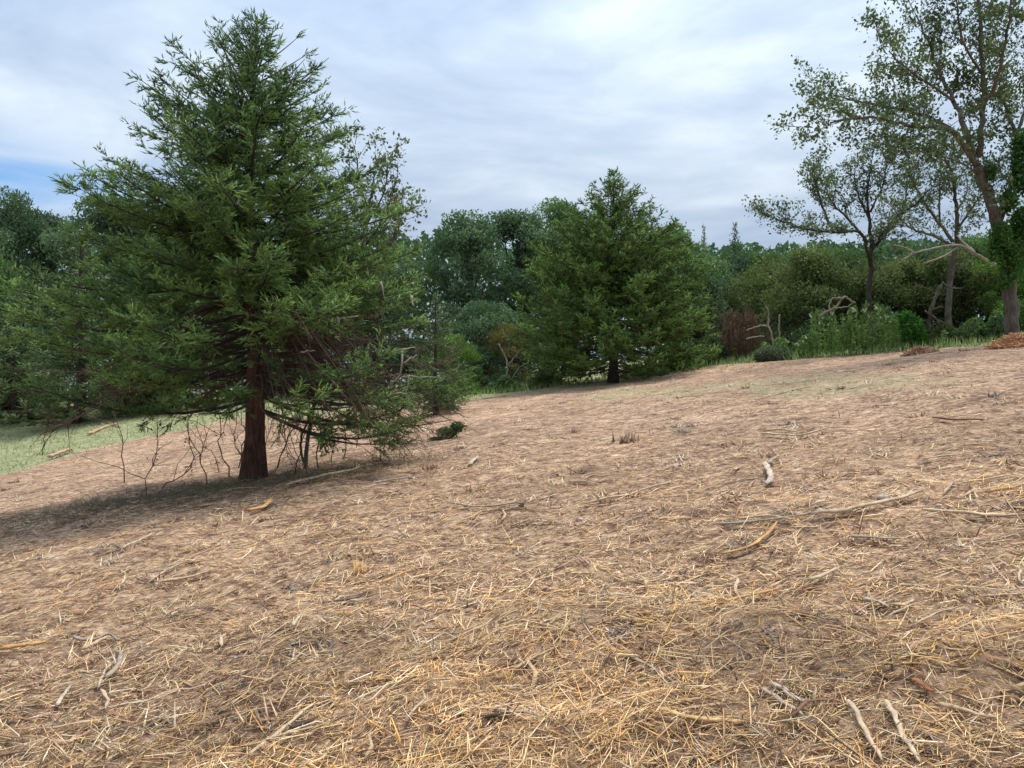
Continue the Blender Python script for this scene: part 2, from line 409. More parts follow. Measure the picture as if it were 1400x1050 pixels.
# ---------------------------------------------------------------- mulch and straw
PAL = np.array([[.82, .62, .36], [.74, .52, .31], [.58, .37, .225], [.36, .22, .14], [.12, .07, .048], [.86, .76, .58], [.82, .50, .18], [.42, .35, .29]])
def fibre_colours(x, y, n, rg):
    yel = 1.4 * np.exp(-(((x - .35) / 1.3) ** 2 + ((y - 4.35) / .55) ** 2)) + 1.3 * np.exp(-(((x + .3) / 1.3) ** 2 + ((y - 3.1) / .9) ** 2)) \
        + 1.0 * np.exp(-(((x - 2.4) / .9) ** 2 + ((y - 3.1) / .8) ** 2)) + .35 * np.exp(-(((x + .6) / 2.2) ** 2 + ((y - 10) / 2.0) ** 2)) + 1.0 * noise(x * 1.1, y * 1.1, 21) + .04
    yel = np.clip(yel, 0, 1)
    gry = np.clip(np.exp(-(((x - 1.25) / .7) ** 2 + ((y - 3.9) / .45) ** 2)) + .8 * noise(x * .8 + 9, y * .8, 22), 0, 1)
    base = np.array([.19, .20, .17, .15, .12, .11, .03, .03])
    wy = np.array([.34, .22, .08, .05, .07, .05, .18, .01])
    wg = np.array([.12, .14, .16, .16, .15, .12, .01, .14])
    w = base[None] * (1 - yel)[:, None] + wy[None] * yel[:, None]
    w = w * (1 - .6 * gry)[:, None] + wg[None] * (.6 * gry)[:, None]
    cw = np.cumsum(w, 1); cw /= cw[:, -1:]
    k = (rg.random((n, 1)) > cw).sum(1)
    c = PAL[np.minimum(k, 7)] * rg.uniform(.72, 1.2, (n, 1)) * (1 + rg.normal(size=(n, 3)) * .03) * (1 + .35 * noise(x * .25, y * .3, 25) + .45 * noise(x * .7, y * 1.3, 23) + .35 * noise(x * 2.4, y * 3.4, 24))[:, None]
    # weathered: further out the chips are duller and pinker
    c = c * (np.array([1.02, .95, .83]) * (1 - yel[:, None]) + np.array([1.06, .98, .88]) * yel[:, None])
    far = ss(5, 14, np.hypot(x, y))[:, None]
    c = c * (1 - far) + c * np.array([.98, .93, .88]) * far
    return c, yel
def scatter(n, r0, r1, power, rg, wide=.84):
    u = rg.random(n)
    p = 1 - power
    r = (r0 ** p + u * (r1 ** p - r0 ** p)) ** (1 / p)
    th = rg.uniform(-wide, wide, n)
    x, y = r * np.sin(th), r * np.cos(th)
    k = (y < edge_d(x, y) + rg.normal(size=n) * .5) & (y > 1.5)
    return x[k], y[k]
def lay(n, r0, r1, power, lmin, lmax, wmin, wmax, kind, name, label, thick, stand=.06, seed=1, fade=(0, 999), far=.02):
    rg = np.random.default_rng(seed)
    x, y = scatter(n, r0, r1, power, rg)
    r = np.hypot(x, y)
    kp = rg.random(len(x)) < ss(r0 - .01, fade[0], r) * (1 - ss(fade[1], r1, r))
    x, y, r = x[kp], y[kp], r[kp]
    n = len(x)
    N = slope_n(x, y)
    # pieces lie in wind-rows: a loose common direction that wanders, plus many strays
    th = .35 + 1.4 * noise(x * .5, y * .5, 31) + rg.normal(size=n) * 1.0
    stray = rg.random(n) < .48; th[stray] = rg.uniform(0, math.pi, stray.sum())
    D = np.stack([np.cos(th), np.sin(th), np.zeros(n)], -1)
    D = norm(D - N * (D * N).sum(-1, keepdims=True))
    tilt = rg.normal(size=n) * .16
    up = rg.random(n) < stand; tilt[up] = rg.uniform(.3, 1.0, up.sum())
    D = norm(D + N * tilt[:, None])
    L = np.exp(rg.uniform(math.log(lmin), math.log(lmax), n)) * np.where(rg.random(n) < .05, 1.5, 1)
    gr = 1 + far * np.maximum(r - 3, 0)
    L = L * gr
    W = rg.uniform(wmin, wmax, n) * (.6 + .4 * np.minimum(L / lmax, 1)) * gr
    c, yel = fibre_colours(x, y, n, rg)
    heap = np.clip(.35 + 1.6 * noise(x * 3.1, y * 3.1, 33) + .8 * noise(x * 8, y * 8, 34), 0, 1) * thick * (.7 + 1.0 * yel)
    lift = heap * rg.random(n) ** .8 + np.abs(np.sin(tilt)) * L * .42 + W * .3
    O = np.stack([x, y, H(x, y)], -1) + N * lift[:, None]
    if kind == 'splinter':
        V, T, cc = splinters(O, D, L, W, W * rg.uniform(.25, .6, n), rg.normal(size=n) * .09, c, N, rg)
    elif kind == 'spindle':
        V, T, cc = spindles(O, D, L, W, W * rg.uniform(.25, .6, n), rg.normal(size=n) * .08, c, N, rg)
    else:
        V, T, cc = cones(O - D * (L * .5)[:, None], D, L, W * .5, c, rg)
    o = link(name, tri_mesh(name, V, T, M_chip, cc))
    tag(o, label, 'mulch', kind='stuff')
lay(25000, 1.9, 12, 1.8, .07, .24, .0035, .009, 'splinter', 'straw_mulch', 'loose golden and brown shredded fibres in the near field', .06, seed=41, fade=(1.9, 7), far=.05)
lay(112000, 1.9, 16, 1.7, .025, .13, .0022, .0065, 'spindle', 'fine_mulch', 'short crumbled fibres between the longer straw in front', .05, seed=42, fade=(1.9, 8), far=.12)
lay(120000, 5, 42, 1.2, .035, .15, .007, .019, 'cone', 'field_mulch', 'matted tan and brown mulch covering the slope further up', .09, stand=.07, seed=43, fade=(10, 60), far=.09)
lay(46000, 5, 42, 1.15, .035, .17, .009, .026, 'spindle', 'coarse_mulch', 'coarser torn wood pieces over the slope further up', .12, stand=.12, seed=46, fade=(10, 60), far=.085)
lay(20000, 1.9, 14, 1.7, .03, .10, .009, .026, 'spindle', 'wood_chips', 'short flat wood chips mixed into the straw', .065, stand=.10, seed=45, far=.06)
lay(11000, 2.2, 38, 1.7, .10, .45, .008, .027, 'splinter', 'bark_litter', 'scattered broken twigs and bark strips across the mulch', .07, stand=.04, seed=44)

# ---------------------------------------------------------------- grass
def blades(n, xs, ys, keep, lo, hi, w, c1, c2, name, label, cat='grass', seed=5, lean=.45):
    rg = np.random.default_rng(seed)
    x = rg.uniform(*xs, n); y = rg.uniform(*ys, n)
    k = rg.random(n) < keep(x, y); x, y = x[k], y[k]; n = len(x)
    O = np.stack([x, y, H(x, y) - .01], -1)
    D = norm(np.stack([rg.normal(size=n) * lean, rg.normal(size=n) * lean, np.ones(n)], -1))
    L = rg.uniform(lo, hi, n)
    t = np.clip(rg.random(n) * .6 + .6 * (noise(x * .6, y * .6, 51) + .3), 0, 1)[:, None]
    c = np.array(c1) * (1 - t) + np.array(c2) * t
    V, T, cc = cones(O, D, L, w, c, rg)
    tag(link(name, tri_mesh(name, V, T, M_grass, cc)), label, cat, kind='stuff')
blades(30000, (-42, -4), (21, 50), lambda x, y: grass_share(x, y) * (y > edge_d(x, y) - 1), .06, .18, .020,
       (.17, .21, .085), (.40, .40, .21), 'grass', 'short green grass beyond the mulch on the left', seed=61)
blades(18000, (-5, 24), (23, 41), lambda x, y: np.clip((y > edge_d(x, y) - .6) * 1. * (y < edge_d(x, y) + 3.2), 0, 1), .12, .45, .014,
       (.08, .16, .035), (.28, .34, .10), 'verge_grass', 'long green grass along the upper edge of the field', seed=62, lean=.3)
blades(9000, (-4, 18), (13, 34), lambda x, y: grass_share(x, y) * (y < edge_d(x, y)), .03, .09, .012,
       (.08, .11, .035), (.17, .19, .08), 'sparse_grass', 'thin green regrowth coming through the mulch up the slope', seed=63, lean=.7)

# ---------------------------------------------------------------- cedars
def children_of(O, D, L, spacing, lf, ang, rise, flat, rg, s0=.1, s1=1.0, taper=.6, nmin=1):
    n = np.maximum((L / spacing + rg.random(len(L))).astype(int), nmin)
    i = np.repeat(np.arange(len(O)), n)
    s = rg.uniform(s0, s1, len(i))
    o = O[i] + D[i] * (L[i] * s)[:, None]
    side = norm(np.cross(D[i], np.array([0, 0, 1.]) + 1e-3)) * np.where(rg.random(len(i)) < .5, 1, -1)[:, None]
    side = norm(side + rg.normal(size=side.shape) * flat)
    a = ang + rg.normal(size=len(i)) * .22
    d = norm(D[i] * np.cos(a)[:, None] + side * np.sin(a)[:, None] + np.array([0, 0, 1.]) * (rise + rg.normal(size=len(i)) * .15)[:, None])
    l = lf * (1 - taper * s) * rg.uniform(.6, 1.25, len(i))
    return i, s, o, d, l
def cedar(prof, hb, n_br, rg, el_len, el_w, sp2, sp3, sp4, greens, base_r, dead_side=None, H_=None, bulge=.9, low_elev=-.1, hi_elev=.75, inner=.3, even=False):
    """prof: rows (tip height, reach to -x, reach to +x). Returns trunk, limbs, foliage buffers in local coordinates."""
    prof = np.array(sorted(prof)); top = prof[-1, 0]
    zz_ = np.linspace(0, top, 12)
    tr = base_r * (1 - zz_ / top) ** .8 + .012
    tr[0] *= 1.5; tr[1] *= 1.0
    axis = np.stack([.05 * np.sin(zz_ * .9), .05 * np.cos(zz_ * .7) - .05, zz_ - .15 * (zz_ == 0)], -1)
    trunk = tube(axis, tr, 12, lump=.07, rg=rg)
    BO, BD, BL, BB, BF = [], [], [], [], []
    limbs = []
    for b in range(n_br):
        u = (b + rg.random()) / n_br
        ht = hb + (top - hb) * (u ** .82)
        az = b * 2.39996 + rg.normal() * .35
        ca, sa = math.cos(az), math.sin(az)
        if dead_side is not None and ca > .2 and ht < 2.6: ht -= .75 * ca
        el_ = low_elev + (hi_elev - low_elev) * u ** 1.6 + rg.normal() * .07
        lft, rgt = np.interp(ht, prof[:, 0], prof[:, 1]), np.interp(ht, prof[:, 0], prof[:, 2])
        w = abs(ca) ** 1.2
        R = (rgt if ca > 0 else lft) * w + .5 * (lft + rgt) * bulge * (1 - w)
        R *= rg.uniform(.86, .94) if even else rg.uniform(.80, 1.04) if rg.random() < .75 else rg.uniform(.55, .8)
        if even: R = R / .9 * rg.uniform(.93, 1.0) if R > .6 else R
        if R < .12: R = .12
        rise = math.tan(el_) * R + .10 * R
        ho = min(max(ht - rise, hb * .92), top * .985)
        k = 7
        s = np.linspace(0, 1, k)
        curl = .10 * R * (s ** 2 - s)
        zc = ho + (ht - ho) * s + curl - .22 * R * np.sin(s * math.pi) * (1 - u) * .35
        sw = rg.normal() * .10 * R
        ax = np.interp(ho, zz_, axis[:, 0]); ay = np.interp(ho, zz_, axis[:, 1])
        px_ = ax + ca * R * s - sa * sw * s ** 2; py_ = ay + sa * R * s + ca * sw * s ** 2
        P = np.stack([px_, py_, zc], -1)
        r0 = min(.006 + .007 * R, .028)
        limbs.append(tube(P, r0 * (1 - s) ** .8 + .004, 5, cap=False, rg=rg))
        fd = 1.0
        if dead_side is not None: fd = dead_side(ca, sa, ht)
        if fd <= 0: continue
        br = rg.uniform(.75, 1.25)
        if ht > top * .86: fd *= .6
        for j in range(k - 1):
            d = P[j + 1] - P[j]; l = np.linalg.norm(d)
            if j + 1 < inner * (1 - .75 * max(0, ht / top - .35)) * k and R > .8: continue
            BO.append(P[j]); BD.append(d / l); BL.append(l); BB.append((br, s[j], ht / top, R)); BF.append(fd)
    BO, BD, BL, BB, BF = map(np.array, (BO, BD, BL, BB, BF))
    keep = rg.random(len(BO)) < BF
    BO, BD, BL, BB = BO[keep], BD[keep], BL[keep], BB[keep]
    i2, s2, o2, d2, l2 = children_of(BO, BD, BL, sp2, 1.0, .85, .12, .45, rg, taper=0)
    B2 = BB[i2]
    l2 = (.16 + .20 * B2[:, 3]) * (1.05 - .75 * B2[:, 1]) * rg.uniform(.5, 1.2, len(i2))
    l2 = np.minimum(l2, .80)
    i3, s3, o3, d3, l3 = children_of(o2, d2, l2, sp3, .20, .65, .02, .6, rg, s0=.15, taper=.5)
    B3 = B2[i3]
    # elements along the twiglets, hugging their direction
    i4, s4, o4, d4, l4 = children_of(o3, d3, l3, sp4, el_len, .38, .10, .8, rg, s0=.0, taper=.2)
    B4 = B3[i4]
    g1, g2, g3 = map(np.array, greens)     # dark, mid, light
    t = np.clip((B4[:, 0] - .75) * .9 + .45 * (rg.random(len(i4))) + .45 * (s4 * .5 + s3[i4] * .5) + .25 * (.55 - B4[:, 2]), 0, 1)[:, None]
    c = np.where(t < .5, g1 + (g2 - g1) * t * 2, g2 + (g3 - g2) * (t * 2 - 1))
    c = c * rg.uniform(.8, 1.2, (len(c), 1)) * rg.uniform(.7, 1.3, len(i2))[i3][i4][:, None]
    brown = rg.random(len(c)) < .035; c[brown] = np.array([.12, .075, .04]) * rg.uniform(.7, 1.3, (brown.sum(), 1))
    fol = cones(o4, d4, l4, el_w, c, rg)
    tw = cones(o2, d2, l2, .0045, np.tile([1., 1, 1], (len(o2), 1)), rg)
    limbs.append(tw)
    return trunk, join(limbs), fol
GC = ((0.045, 0.096, 0.046), (0.101, 0.185, 0.068), (0.207, 0.315, 0.082))
px2m = .01315
rows = [(20, 2, 2), (38, 42, 40), (55, 66, 75), (70, 80, 108), (90, 128, 112), (115, 135, 100), (140, 175, 120), (175, 185, 140), (205, 238, 160),
        (240, 225, 190), (285, 262, 225), (340, 270, 232), (385, 300, 255), (440, 325, 285), (500, 322, 292), (550, 300, 288), (585, 270, 285)]
base_c = on_ground(346, 656)
d_c = base_c.y
k_ = d_c / F_PX
prof = [((656 - y) * k_, l * k_ * (.86 if y < 420 else .95), r * k_ * .97) for y, l, r in rows]
rgc = np.random.default_rng(101)
def dead_side(ca, sa, ht):
    if ht < 3.0 and ca > .1 and sa < .75: return .60 if ht > 1.9 else .5
    return 1.0
tk, lb, fo = cedar(prof, 1.35, 250, rgc, .096, .0088, .066, .038, .030, GC, .165, dead_side, low_elev=-.16, hi_elev=.66, inner=.30)
cedar_root = root('cedar_tree', base_c, 'largest cedar, standing alone at the left with thick reddish brown trunk and broken lower branches', 'cedar tree', 'cedar trees')
link('trunk', tri_mesh('cedar_trunk', tk[0], tk[1], M_cbark, smooth=True), cedar_root)
link('branches', tri_mesh('cedar_branches', lb[0], lb[1], M_dbark), cedar_root)
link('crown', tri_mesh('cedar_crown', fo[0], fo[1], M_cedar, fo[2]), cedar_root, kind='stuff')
print('main cedar foliage tris', len(fo[1]))
# dead, twiggy lower branches: each curved stem a part of its own
def twiggy(ctrl, r0, rg, n_sub=14, sub=.45, jit=.02, droop=-.2):
    P = curve_pts(ctrl, 9, jit, rg)
    s = np.linspace(0, 1, 9)
    parts = [tube(P, r0 * (1 - s * .8), 5, rg=rg)]
    seg = P[1:] - P[:-1]; l = np.linalg.norm(seg, axis=1)
    i = rg.integers(1, 8, n_sub)
    o = P[i] + seg[i] * rg.random((n_sub, 1))
    d = norm(norm(seg[i]) + rg.normal(size=(n_sub, 3)) * .65 + np.array([0, 0, droop]))
    L = sub * rg.uniform(.4, 1.2, n_sub)
    parts.append(cones(o, d, L, r0 * .30, np.ones((n_sub, 3)), rg))
    j = np.repeat(np.arange(n_sub), 3)
    o2 = o[j] + d[j] * (L[j] * rg.uniform(.2, .9, len(j)))[:, None]
    d2 = norm(d[j] + rg.normal(size=(len(j), 3)) * .6)
    parts.append(cones(o2, d2, L[j] * .45, r0 * .16, np.ones((len(j), 3)), rg))
    return join(parts)
rgd = np.random.default_rng(5)
for b in range(84):
    right = b < 64
    az = rgd.uniform(-1.15, .75) if right else rgd.uniform(2.6, 4.2)
    h0 = rgd.uniform(1.6, 3.1); R = rgd.uniform(2.0, 3.75) if right else rgd.uniform(1.6, 3.6)
    ca, sa = math.cos(az), math.sin(az)
    zt = rgd.uniform(1.0, 2.7) if right else rgd.uniform(.9, 2.3)
    gr = float(hbase(base_c.x + ca * R, base_c.y + sa * R) - hbase(base_c.x, base_c.y))
    if right and b % 3: zt = gr + rgd.uniform(.06, 1.0); R = R * 1.0
    zt = max(zt, gr + .05)
    zm = h0 * .45 + zt * .55 - rgd.uniform(0, .35)
    ctrl = [(ca * .12, sa * .12, h0), (ca * R * .35, sa * R * .35, h0 - .12 + rgd.normal() * .08), (ca * R * .72 + rgd.normal() * .1, sa * R * .72, max(zm, gr * .7 + .30)), (ca * R, sa * R, zt)]
    V, T_, _ = twiggy(ctrl, rgd.uniform(.012, .024), rgd, 24, .5)
    link('dead_branch', tri_mesh('dead_branch', V, T_, M_twig), cedar_root)
# snapped pale ends
def local(px, py, d): return np.array(at(px, py, d) - base_c)
for (pts, w) in (([(462, 434), (463, 446)], 5), ([(411, 481), (430, 479)], 4), ([(541, 538), (556, 538)], 3.5), ([(548, 516), (600, 516)], 3), ([(552, 496), (570, 485)], 3),
                 ([(562, 405), (566, 418)], 6), ([(520, 385), (526, 410)], 5), ([(490, 432), (458, 436)], 3), ([(195, 476), (245, 474), (275, 466)], 4), ([(550, 480), (548, 512), (535, 525)], 5), ([(545, 478), (568, 475)], 3), ([(560, 512), (552, 540)], 2.5)):
    dd = d_c - rgd.uniform(1.6, 2.4)
    P = curve_pts([local(x, y, dd) for x, y in pts], 5, .01, rgd)
    V, T_, _ = tube(P, np.linspace(1, .55, 5) * w * .33 * dd / F_PX, 5, .1, rg=rgd)
    tag(link('snapped_branch', tri_mesh('snapped_branch', V, T_, M_dead, smooth=False), cedar_root), 'pale snapped end of a broken branch')

# second cedar in the middle distance
b2 = on_ground(838, 523)
k2 = b2.y / F_PX
rows2 = [(232, 1, 1), (242, 14, 14), (258, 36, 36), (285, 62, 62), (310, 92, 90), (340, 108, 106), (380, 122, 122), (420, 134, 136), (455, 140, 144), (485, 136, 142), (515, 122, 130)]
prof2 = [((523 - y) * k2, l * k2, r * k2) for y, l, r in rows2]
G2 = ((0.053, 0.105, 0.037), (0.115, 0.208, 0.06), (0.207, 0.322, 0.075))
tk, lb, fo = cedar(prof2, .40, 290, np.random.default_rng(202), .18, .024, .085, .068, .066, G2, .18, None, low_elev=-.10, hi_elev=.75, inner=.30, even=True)
r2 = root('cedar_tree', b2, 'dense cone shaped bright green cedar in the middle of the view, dark short trunk', 'cedar tree', 'cedar trees')
link('trunk', tri_mesh('cedar_trunk', tk[0], tk[1], M_dbark, smooth=True), r2)
link('branches', tri_mesh('cedar_branches', lb[0], lb[1], M_twig), r2)
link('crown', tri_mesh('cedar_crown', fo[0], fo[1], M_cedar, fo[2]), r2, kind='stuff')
print('second cedar foliage tris', len(fo[1]))
# shared cedar for those behind: canonical 10 m tall, 3.6 m reach
prof3 = [(10, .05, .05), (9.5, .3, .35), (8.8, .8, .7), (7.8, 1.3, 1.4), (6.5, 2.1, 1.9), (5, 2.8, 2.6), (3.5, 3.4, 3.2), (2.2, 3.7, 3.6), (1.2, 3.6, 3.6), (.6, 3.2, 3.3)]
G3 = ((0.051, 0.105, 0.054), (0.114, 0.19, 0.085), (0.206, 0.288, 0.116))
CED = []
for sd in (303, 304):
    t3, l3_, f3 = cedar(prof3, .3, 130, np.random.default_rng(sd), .25, .036, .11, .10, .09, G3, .19, None, low_elev=-.08, hi_elev=.8, inner=.25)
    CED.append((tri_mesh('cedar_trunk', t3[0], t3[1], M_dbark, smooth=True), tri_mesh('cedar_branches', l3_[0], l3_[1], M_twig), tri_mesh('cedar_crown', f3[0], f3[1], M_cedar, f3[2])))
    print('shared cedar foliage tris', len(f3[1]))
def put_cedar(px, y, top, halfw, label, var=0, rz=0.0):
    x = float(ray(px, 500)[0] * y); z = gz_(x, y)
    ht = CAM_H + ray(px, top)[2] * y - z
    o = root('cedar_tree', (x, y, z - .05), label, 'cedar tree', 'cedar trees', rz, (halfw * y / F_PX / 3.65, halfw * y / F_PX / 3.65, ht / 10))
    for nm, me_ in zip(('trunk', 'branches', 'crown'), CED[var]):
        link(nm, me_, o, 'stuff' if nm == 'crown' else None)
    return o

# ---------------------------------------------------------------- broadleaf trees
def broadleaf(rg, R=2.9, Ht=10.0, cb=.06, n_cl=120, n_lf=26000, size=.185, greens=None, rough=.38):
    g1, g2, g3 = map(np.array, greens)
    # the outline wanders: a few bulges, not one ball
    u = rg.random(n_cl) ** .8; az = np.arange(n_cl) * 2.39996 + rg.normal(size=n_cl) * .3
    hz = Ht * (cb + (1 - cb) * u)
    pr = R * np.interp(u, [0, .15, .4, .65, .85, 1], [.85, 1, 1, .92, .74, .34])
    pr = pr * (1 + rough * np.sin(az * 2 + rg.random() * 6) * .5 + rough * rg.normal(size=n_cl) * .5)
    rad = pr * np.where(rg.random(n_cl) < .72, rg.uniform(.72, 1.0, n_cl), rg.uniform(.1, .7, n_cl))
    cc = np.stack([np.cos(az) * rad, np.sin(az) * rad, hz - .35], -1)
    cr = np.exp(rg.uniform(math.log(.32), math.log(1.15), n_cl))
    w = cr ** 2; i = rg.choice(n_cl, n_lf, p=w / w.sum())
    d = norm(rg.normal(size=(n_lf, 3)) + np.array([0, 0, .35]))
    shell = rg.random(n_lf) ** .35
    P = cc[i] + d * (cr[i] * shell)[:, None] * np.array([1.15, 1.15, .8]) * rg.uniform(.85, 1.25, (n_lf, 1))
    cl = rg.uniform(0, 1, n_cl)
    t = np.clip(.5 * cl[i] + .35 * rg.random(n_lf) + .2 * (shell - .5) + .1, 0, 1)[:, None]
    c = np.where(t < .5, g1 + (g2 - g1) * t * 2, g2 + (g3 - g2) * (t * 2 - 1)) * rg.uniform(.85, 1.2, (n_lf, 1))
    fol = leaves(P, size, c, rg)
    z = np.linspace(0, Ht * .8, 9)
    axis = np.stack([.25 * np.sin(z * .5 + rg.random() * 6), .25 * np.sin(z * .4 + rg.random() * 6), z - .2 * (z == 0)], -1)
    parts = [tube(axis, .17 * (1 - z / (Ht * .85)) ** .7 + .02, 8, .05, rg=rg)]
    lim = []
    for j in rg.choice(n_cl, min(34, n_cl), replace=False):
        h0 = max(.8, min(cc[j, 2] * .55, Ht * .72))
        a0 = np.array([np.interp(h0, z, axis[:, 0]), np.interp(h0, z, axis[:, 1]), h0])
        mid = a0 * .5 + cc[j] * .5 + np.array([0, 0, -.2]) + rg.normal(size=3) * .15
        lim.append(tube(curve_pts([a0, mid, cc[j]], 5), np.linspace(.06, .015, 5), 4, cap=False, rg=rg))
    return parts[0], join(lim), fol
LG = {'dark': ((.036, .070, .042), (.072, .120, .068), (.145, .190, .120)),  # dark and mid greens greyed towards blue, painting distance haze into the leaves
      'mid': ((.050, .092, .040), (.098, .160, .065), (.175, .240, .105)),
      'olive': ((.055, .075, .030), (.100, .128, .050), (.170, .190, .090)),
      'bright': ((.040, .095, .018), (.085, .170, .030), (.150, .260, .050)),
      'autumn': ((.090, .070, .025), (.170, .130, .045), (.240, .170, .080))}
BL = {}
for nm, sd, kw in (('dark', 11, {}), ('darkw', 21, dict(Ht=5.5, n_lf=17000, n_cl=80, cb=.02)), ('midw', 22, dict(Ht=5.5, n_lf=17000, n_cl=80, cb=.02)), ('olivew', 23, dict(Ht=5.5, n_lf=17000, n_cl=80, cb=.02)), ('dark2', 12, dict(n_cl=70, rough=.4)), ('mid', 13, {}), ('mid2', 14, dict(n_cl=60, rough=.4)), ('olive', 15, dict(rough=.35)), ('bright', 16, dict(n_lf=14000, n_cl=60)),
                   ('olive2', 19, dict(n_lf=9000, n_cl=60, cb=.02)), ('autumn', 18, dict(n_lf=5000, n_cl=34, cb=.25))):
    key = nm.rstrip('2w')
    t_, l_, f_ = broadleaf(np.random.default_rng(sd), greens=LG[key], **kw)
    BL[nm] = (tri_mesh('tree_trunk', t_[0], t_[1], M_dbark if key != 'autumn' else M_gbark, smooth=True), tri_mesh('tree_branches', l_[0], l_[1], M_dbark), tri_mesh('tree_crown', f_[0], f_[1], M_leaf, f_[2]))
def put_tree(px, y, top, halfw, label, var, rz=0.0, name='broadleaf_tree', cat='tree', group='trees of the wood edge'):
    x = float(ray(px, 500)[0] * y); z = gz_(x, y)
    ht = CAM_H + ray(px, top)[2] * y - z
    s = 1.55 * halfw * y / F_PX / 3.2
    hc = 10.4
    if ht / (s * 10.4) < .82 and var.rstrip('2') + 'w' in BL: var = var.rstrip('2') + 'w'; hc = 5.9
    o = root(name, (x, y, z - .1), label, cat, group, rz, (s, s, ht / hc))
    for nm, me_ in zip(('trunk', 'branches', 'crown'), BL[var]):
        link(nm, me_, o, 'stuff' if nm == 'crown' else None)
    return o
rr = random.Random(3)
trees = [
 (12, 52, 256, 42, 'dark', 'tall tree at the far left, its rounded top against the blue sky gap'),
 (62, 54, 280, 34, 'dark2', 'dark round topped tree just right of the far left tree below the blue sky'),
 (-30, 44, 330, 60, 'mid2', 'mid green tree cut by the left frame edge above the grass'),
 (5, 41, 420, 45, 'dark2', 'low dark tree at the far left with shade and bare stems at its foot'),
 (165, 50, 262, 50, 'dark2', 'tall tree behind the left branches of the big cedar'),
 (255, 48, 315, 52, 'mid', 'green tree behind the big cedar, left of its trunk'),
 (215, 42, 400, 52, 'mid2', 'lower green tree behind the big cedar beside the grass'),
 (355, 46, 340, 52, 'dark', 'dark tree directly behind the trunk of the big cedar'),
 (440, 45, 330, 50, 'mid', 'green tree behind the big cedar, right of its trunk'),
 (520, 44, 345, 48, 'dark2', 'dark tree filling in behind the right side of the big cedar'),
 (636, 43, 286, 50, 'dark', 'dark dense tree with greyish top, first to the right of the big cedar'),
 (712, 45, 280, 44, 'dark2', 'tall dark tree immediately left of the cone shaped cedar'),
 (765, 48, 272, 42, 'mid2', 'tree top showing over the left shoulder of the cone shaped cedar'),
 (665, 39, 405, 44, 'dark2', 'low dark tree at the foot of the tall trees between the two cedars'),
 (918, 44, 302, 42, 'mid', 'light green rounded tree behind the right shoulder of the cone shaped cedar'),
 (960, 43, 362, 38, 'dark', 'dark green tree at the right foot of the cone shaped cedar'),
 (1010, 47, 340, 44, 'dark2', 'bluish dark tree under the two small cedar spires'),
 (1052, 42, 352, 40, 'olive', 'olive tree above the reddish dead bramble'),
 (1062, 46, 338, 40, 'mid2', 'green tree below the leftmost sparse crown, level with the far treetops'),
 (1112, 37, 328, 46, 'olive', 'broad olive tree behind the tall weeds, left of the bare dark trunk'),
 (1160, 39, 336, 46, 'mid', 'mid green tree around the foot of the bare dark trunk'),
 (1215, 36, 344, 44, 'olive', 'olive tree between the bare dark trunk and the vine mound'),
 (1262, 37, 334, 44, 'dark', 'dark green tree behind the pale arching dead limb'),
 (1312, 34, 334, 40, 'olive', 'olive tree under the right end of the pale arching dead limb'),
 (1345, 36, 312, 46, 'mid2', 'green tree left of the ivy covered trunk'),
 (1408, 31, 305, 38, 'bright', 'bright green leafy tree at the right frame edge beside the ivy covered trunk'),
 (1450, 33, 250, 60, 'mid', 'tree mostly outside the right frame edge'),
]
for i, (px, y, top, hw, var, lab) in enumerate(trees):
    put_tree(px, y, top, hw, lab, var, rr.uniform(0, 6.28))
put_cedar(108, 37, 318, 125, 'broad green cedar behind the left branches of the big cedar, foliage down to the grass', 0, 1.0)
put_cedar(215, 39, 350, 90, 'green cedar tucked between the broad left cedar and the big cedar trunk', 1, 2.2)
put_cedar(20, 38.5, 385, 76, 'green cedar at the left frame edge above the grass', 1, .4)
put_cedar(596, 25, 400, 62, 'small cedar close behind the right tips of the big cedar', 0, 4.0)
put_cedar(963, 52, 308, 30, 'left one of two narrow cedar spires above the far treetops', 0, 2.0)
put_cedar(1006, 51, 304, 40, 'right one of two cedar spires above the far treetops', 1, 3.3)
put_cedar(1085, 40, 372, 40, 'dark cedar behind the grey green bush and the weeds', 0, 5.0)
put_cedar(985, 40, 392, 34, 'small dark cedar beside the reddish dead bramble', 1, 1.4)
put_tree(618, 31, 452, 24, 'small bright yellow green sapling beside the right tips of the big cedar', 'bright', 1.0, 'sapling', 'sapling', 'saplings')
put_tree(700, 37, 438, 27, 'small sapling with yellowing leaves and pale stem left of the cone shaped cedar', 'autumn', 2.0, 'sapling', 'sapling', 'saplings')
# the wood beyond, read as one mass
rgw = np.random.default_rng(77)
n = 50000
pxs = rgw.uniform(-250, 1650, n); dep = rgw.uniform(58, 74, n)
topy = np.interp(pxs, [-250, 0, 120, 560, 700, 950, 1100, 1400, 1650], [296, 312, 312, 322, 335, 344, 340, 330, 320]) + 22 * noise(pxs * .03, dep * .1, 3) + 14 * noise(pxs * .09, dep * .3, 4)
xw = (pxs - 700) / F_PX * dep
ztop = CAM_H + (HOR - topy) / F_PX * dep; zb = H(xw, dep)
hz = zb + (ztop - zb) * rgw.random(n) ** .6
cmix = np.clip(.5 + noise(xw * .4, hz * .4, 8) + .3 * (rgw.random(n) - .5), 0, 1)[:, None]
V, T_, cc = leaves(np.stack([xw, dep, hz], -1), .62, np.array(LG['dark'][0]) * (1 - cmix) + np.array(LG['dark'][1]) * 1.1 * cmix, rgw)
tag(link('woodland', tri_mesh('woodland', V, T_, M_leaf, cc)), 'dense woodland closing the view behind the edge trees', 'woods', kind='stuff')

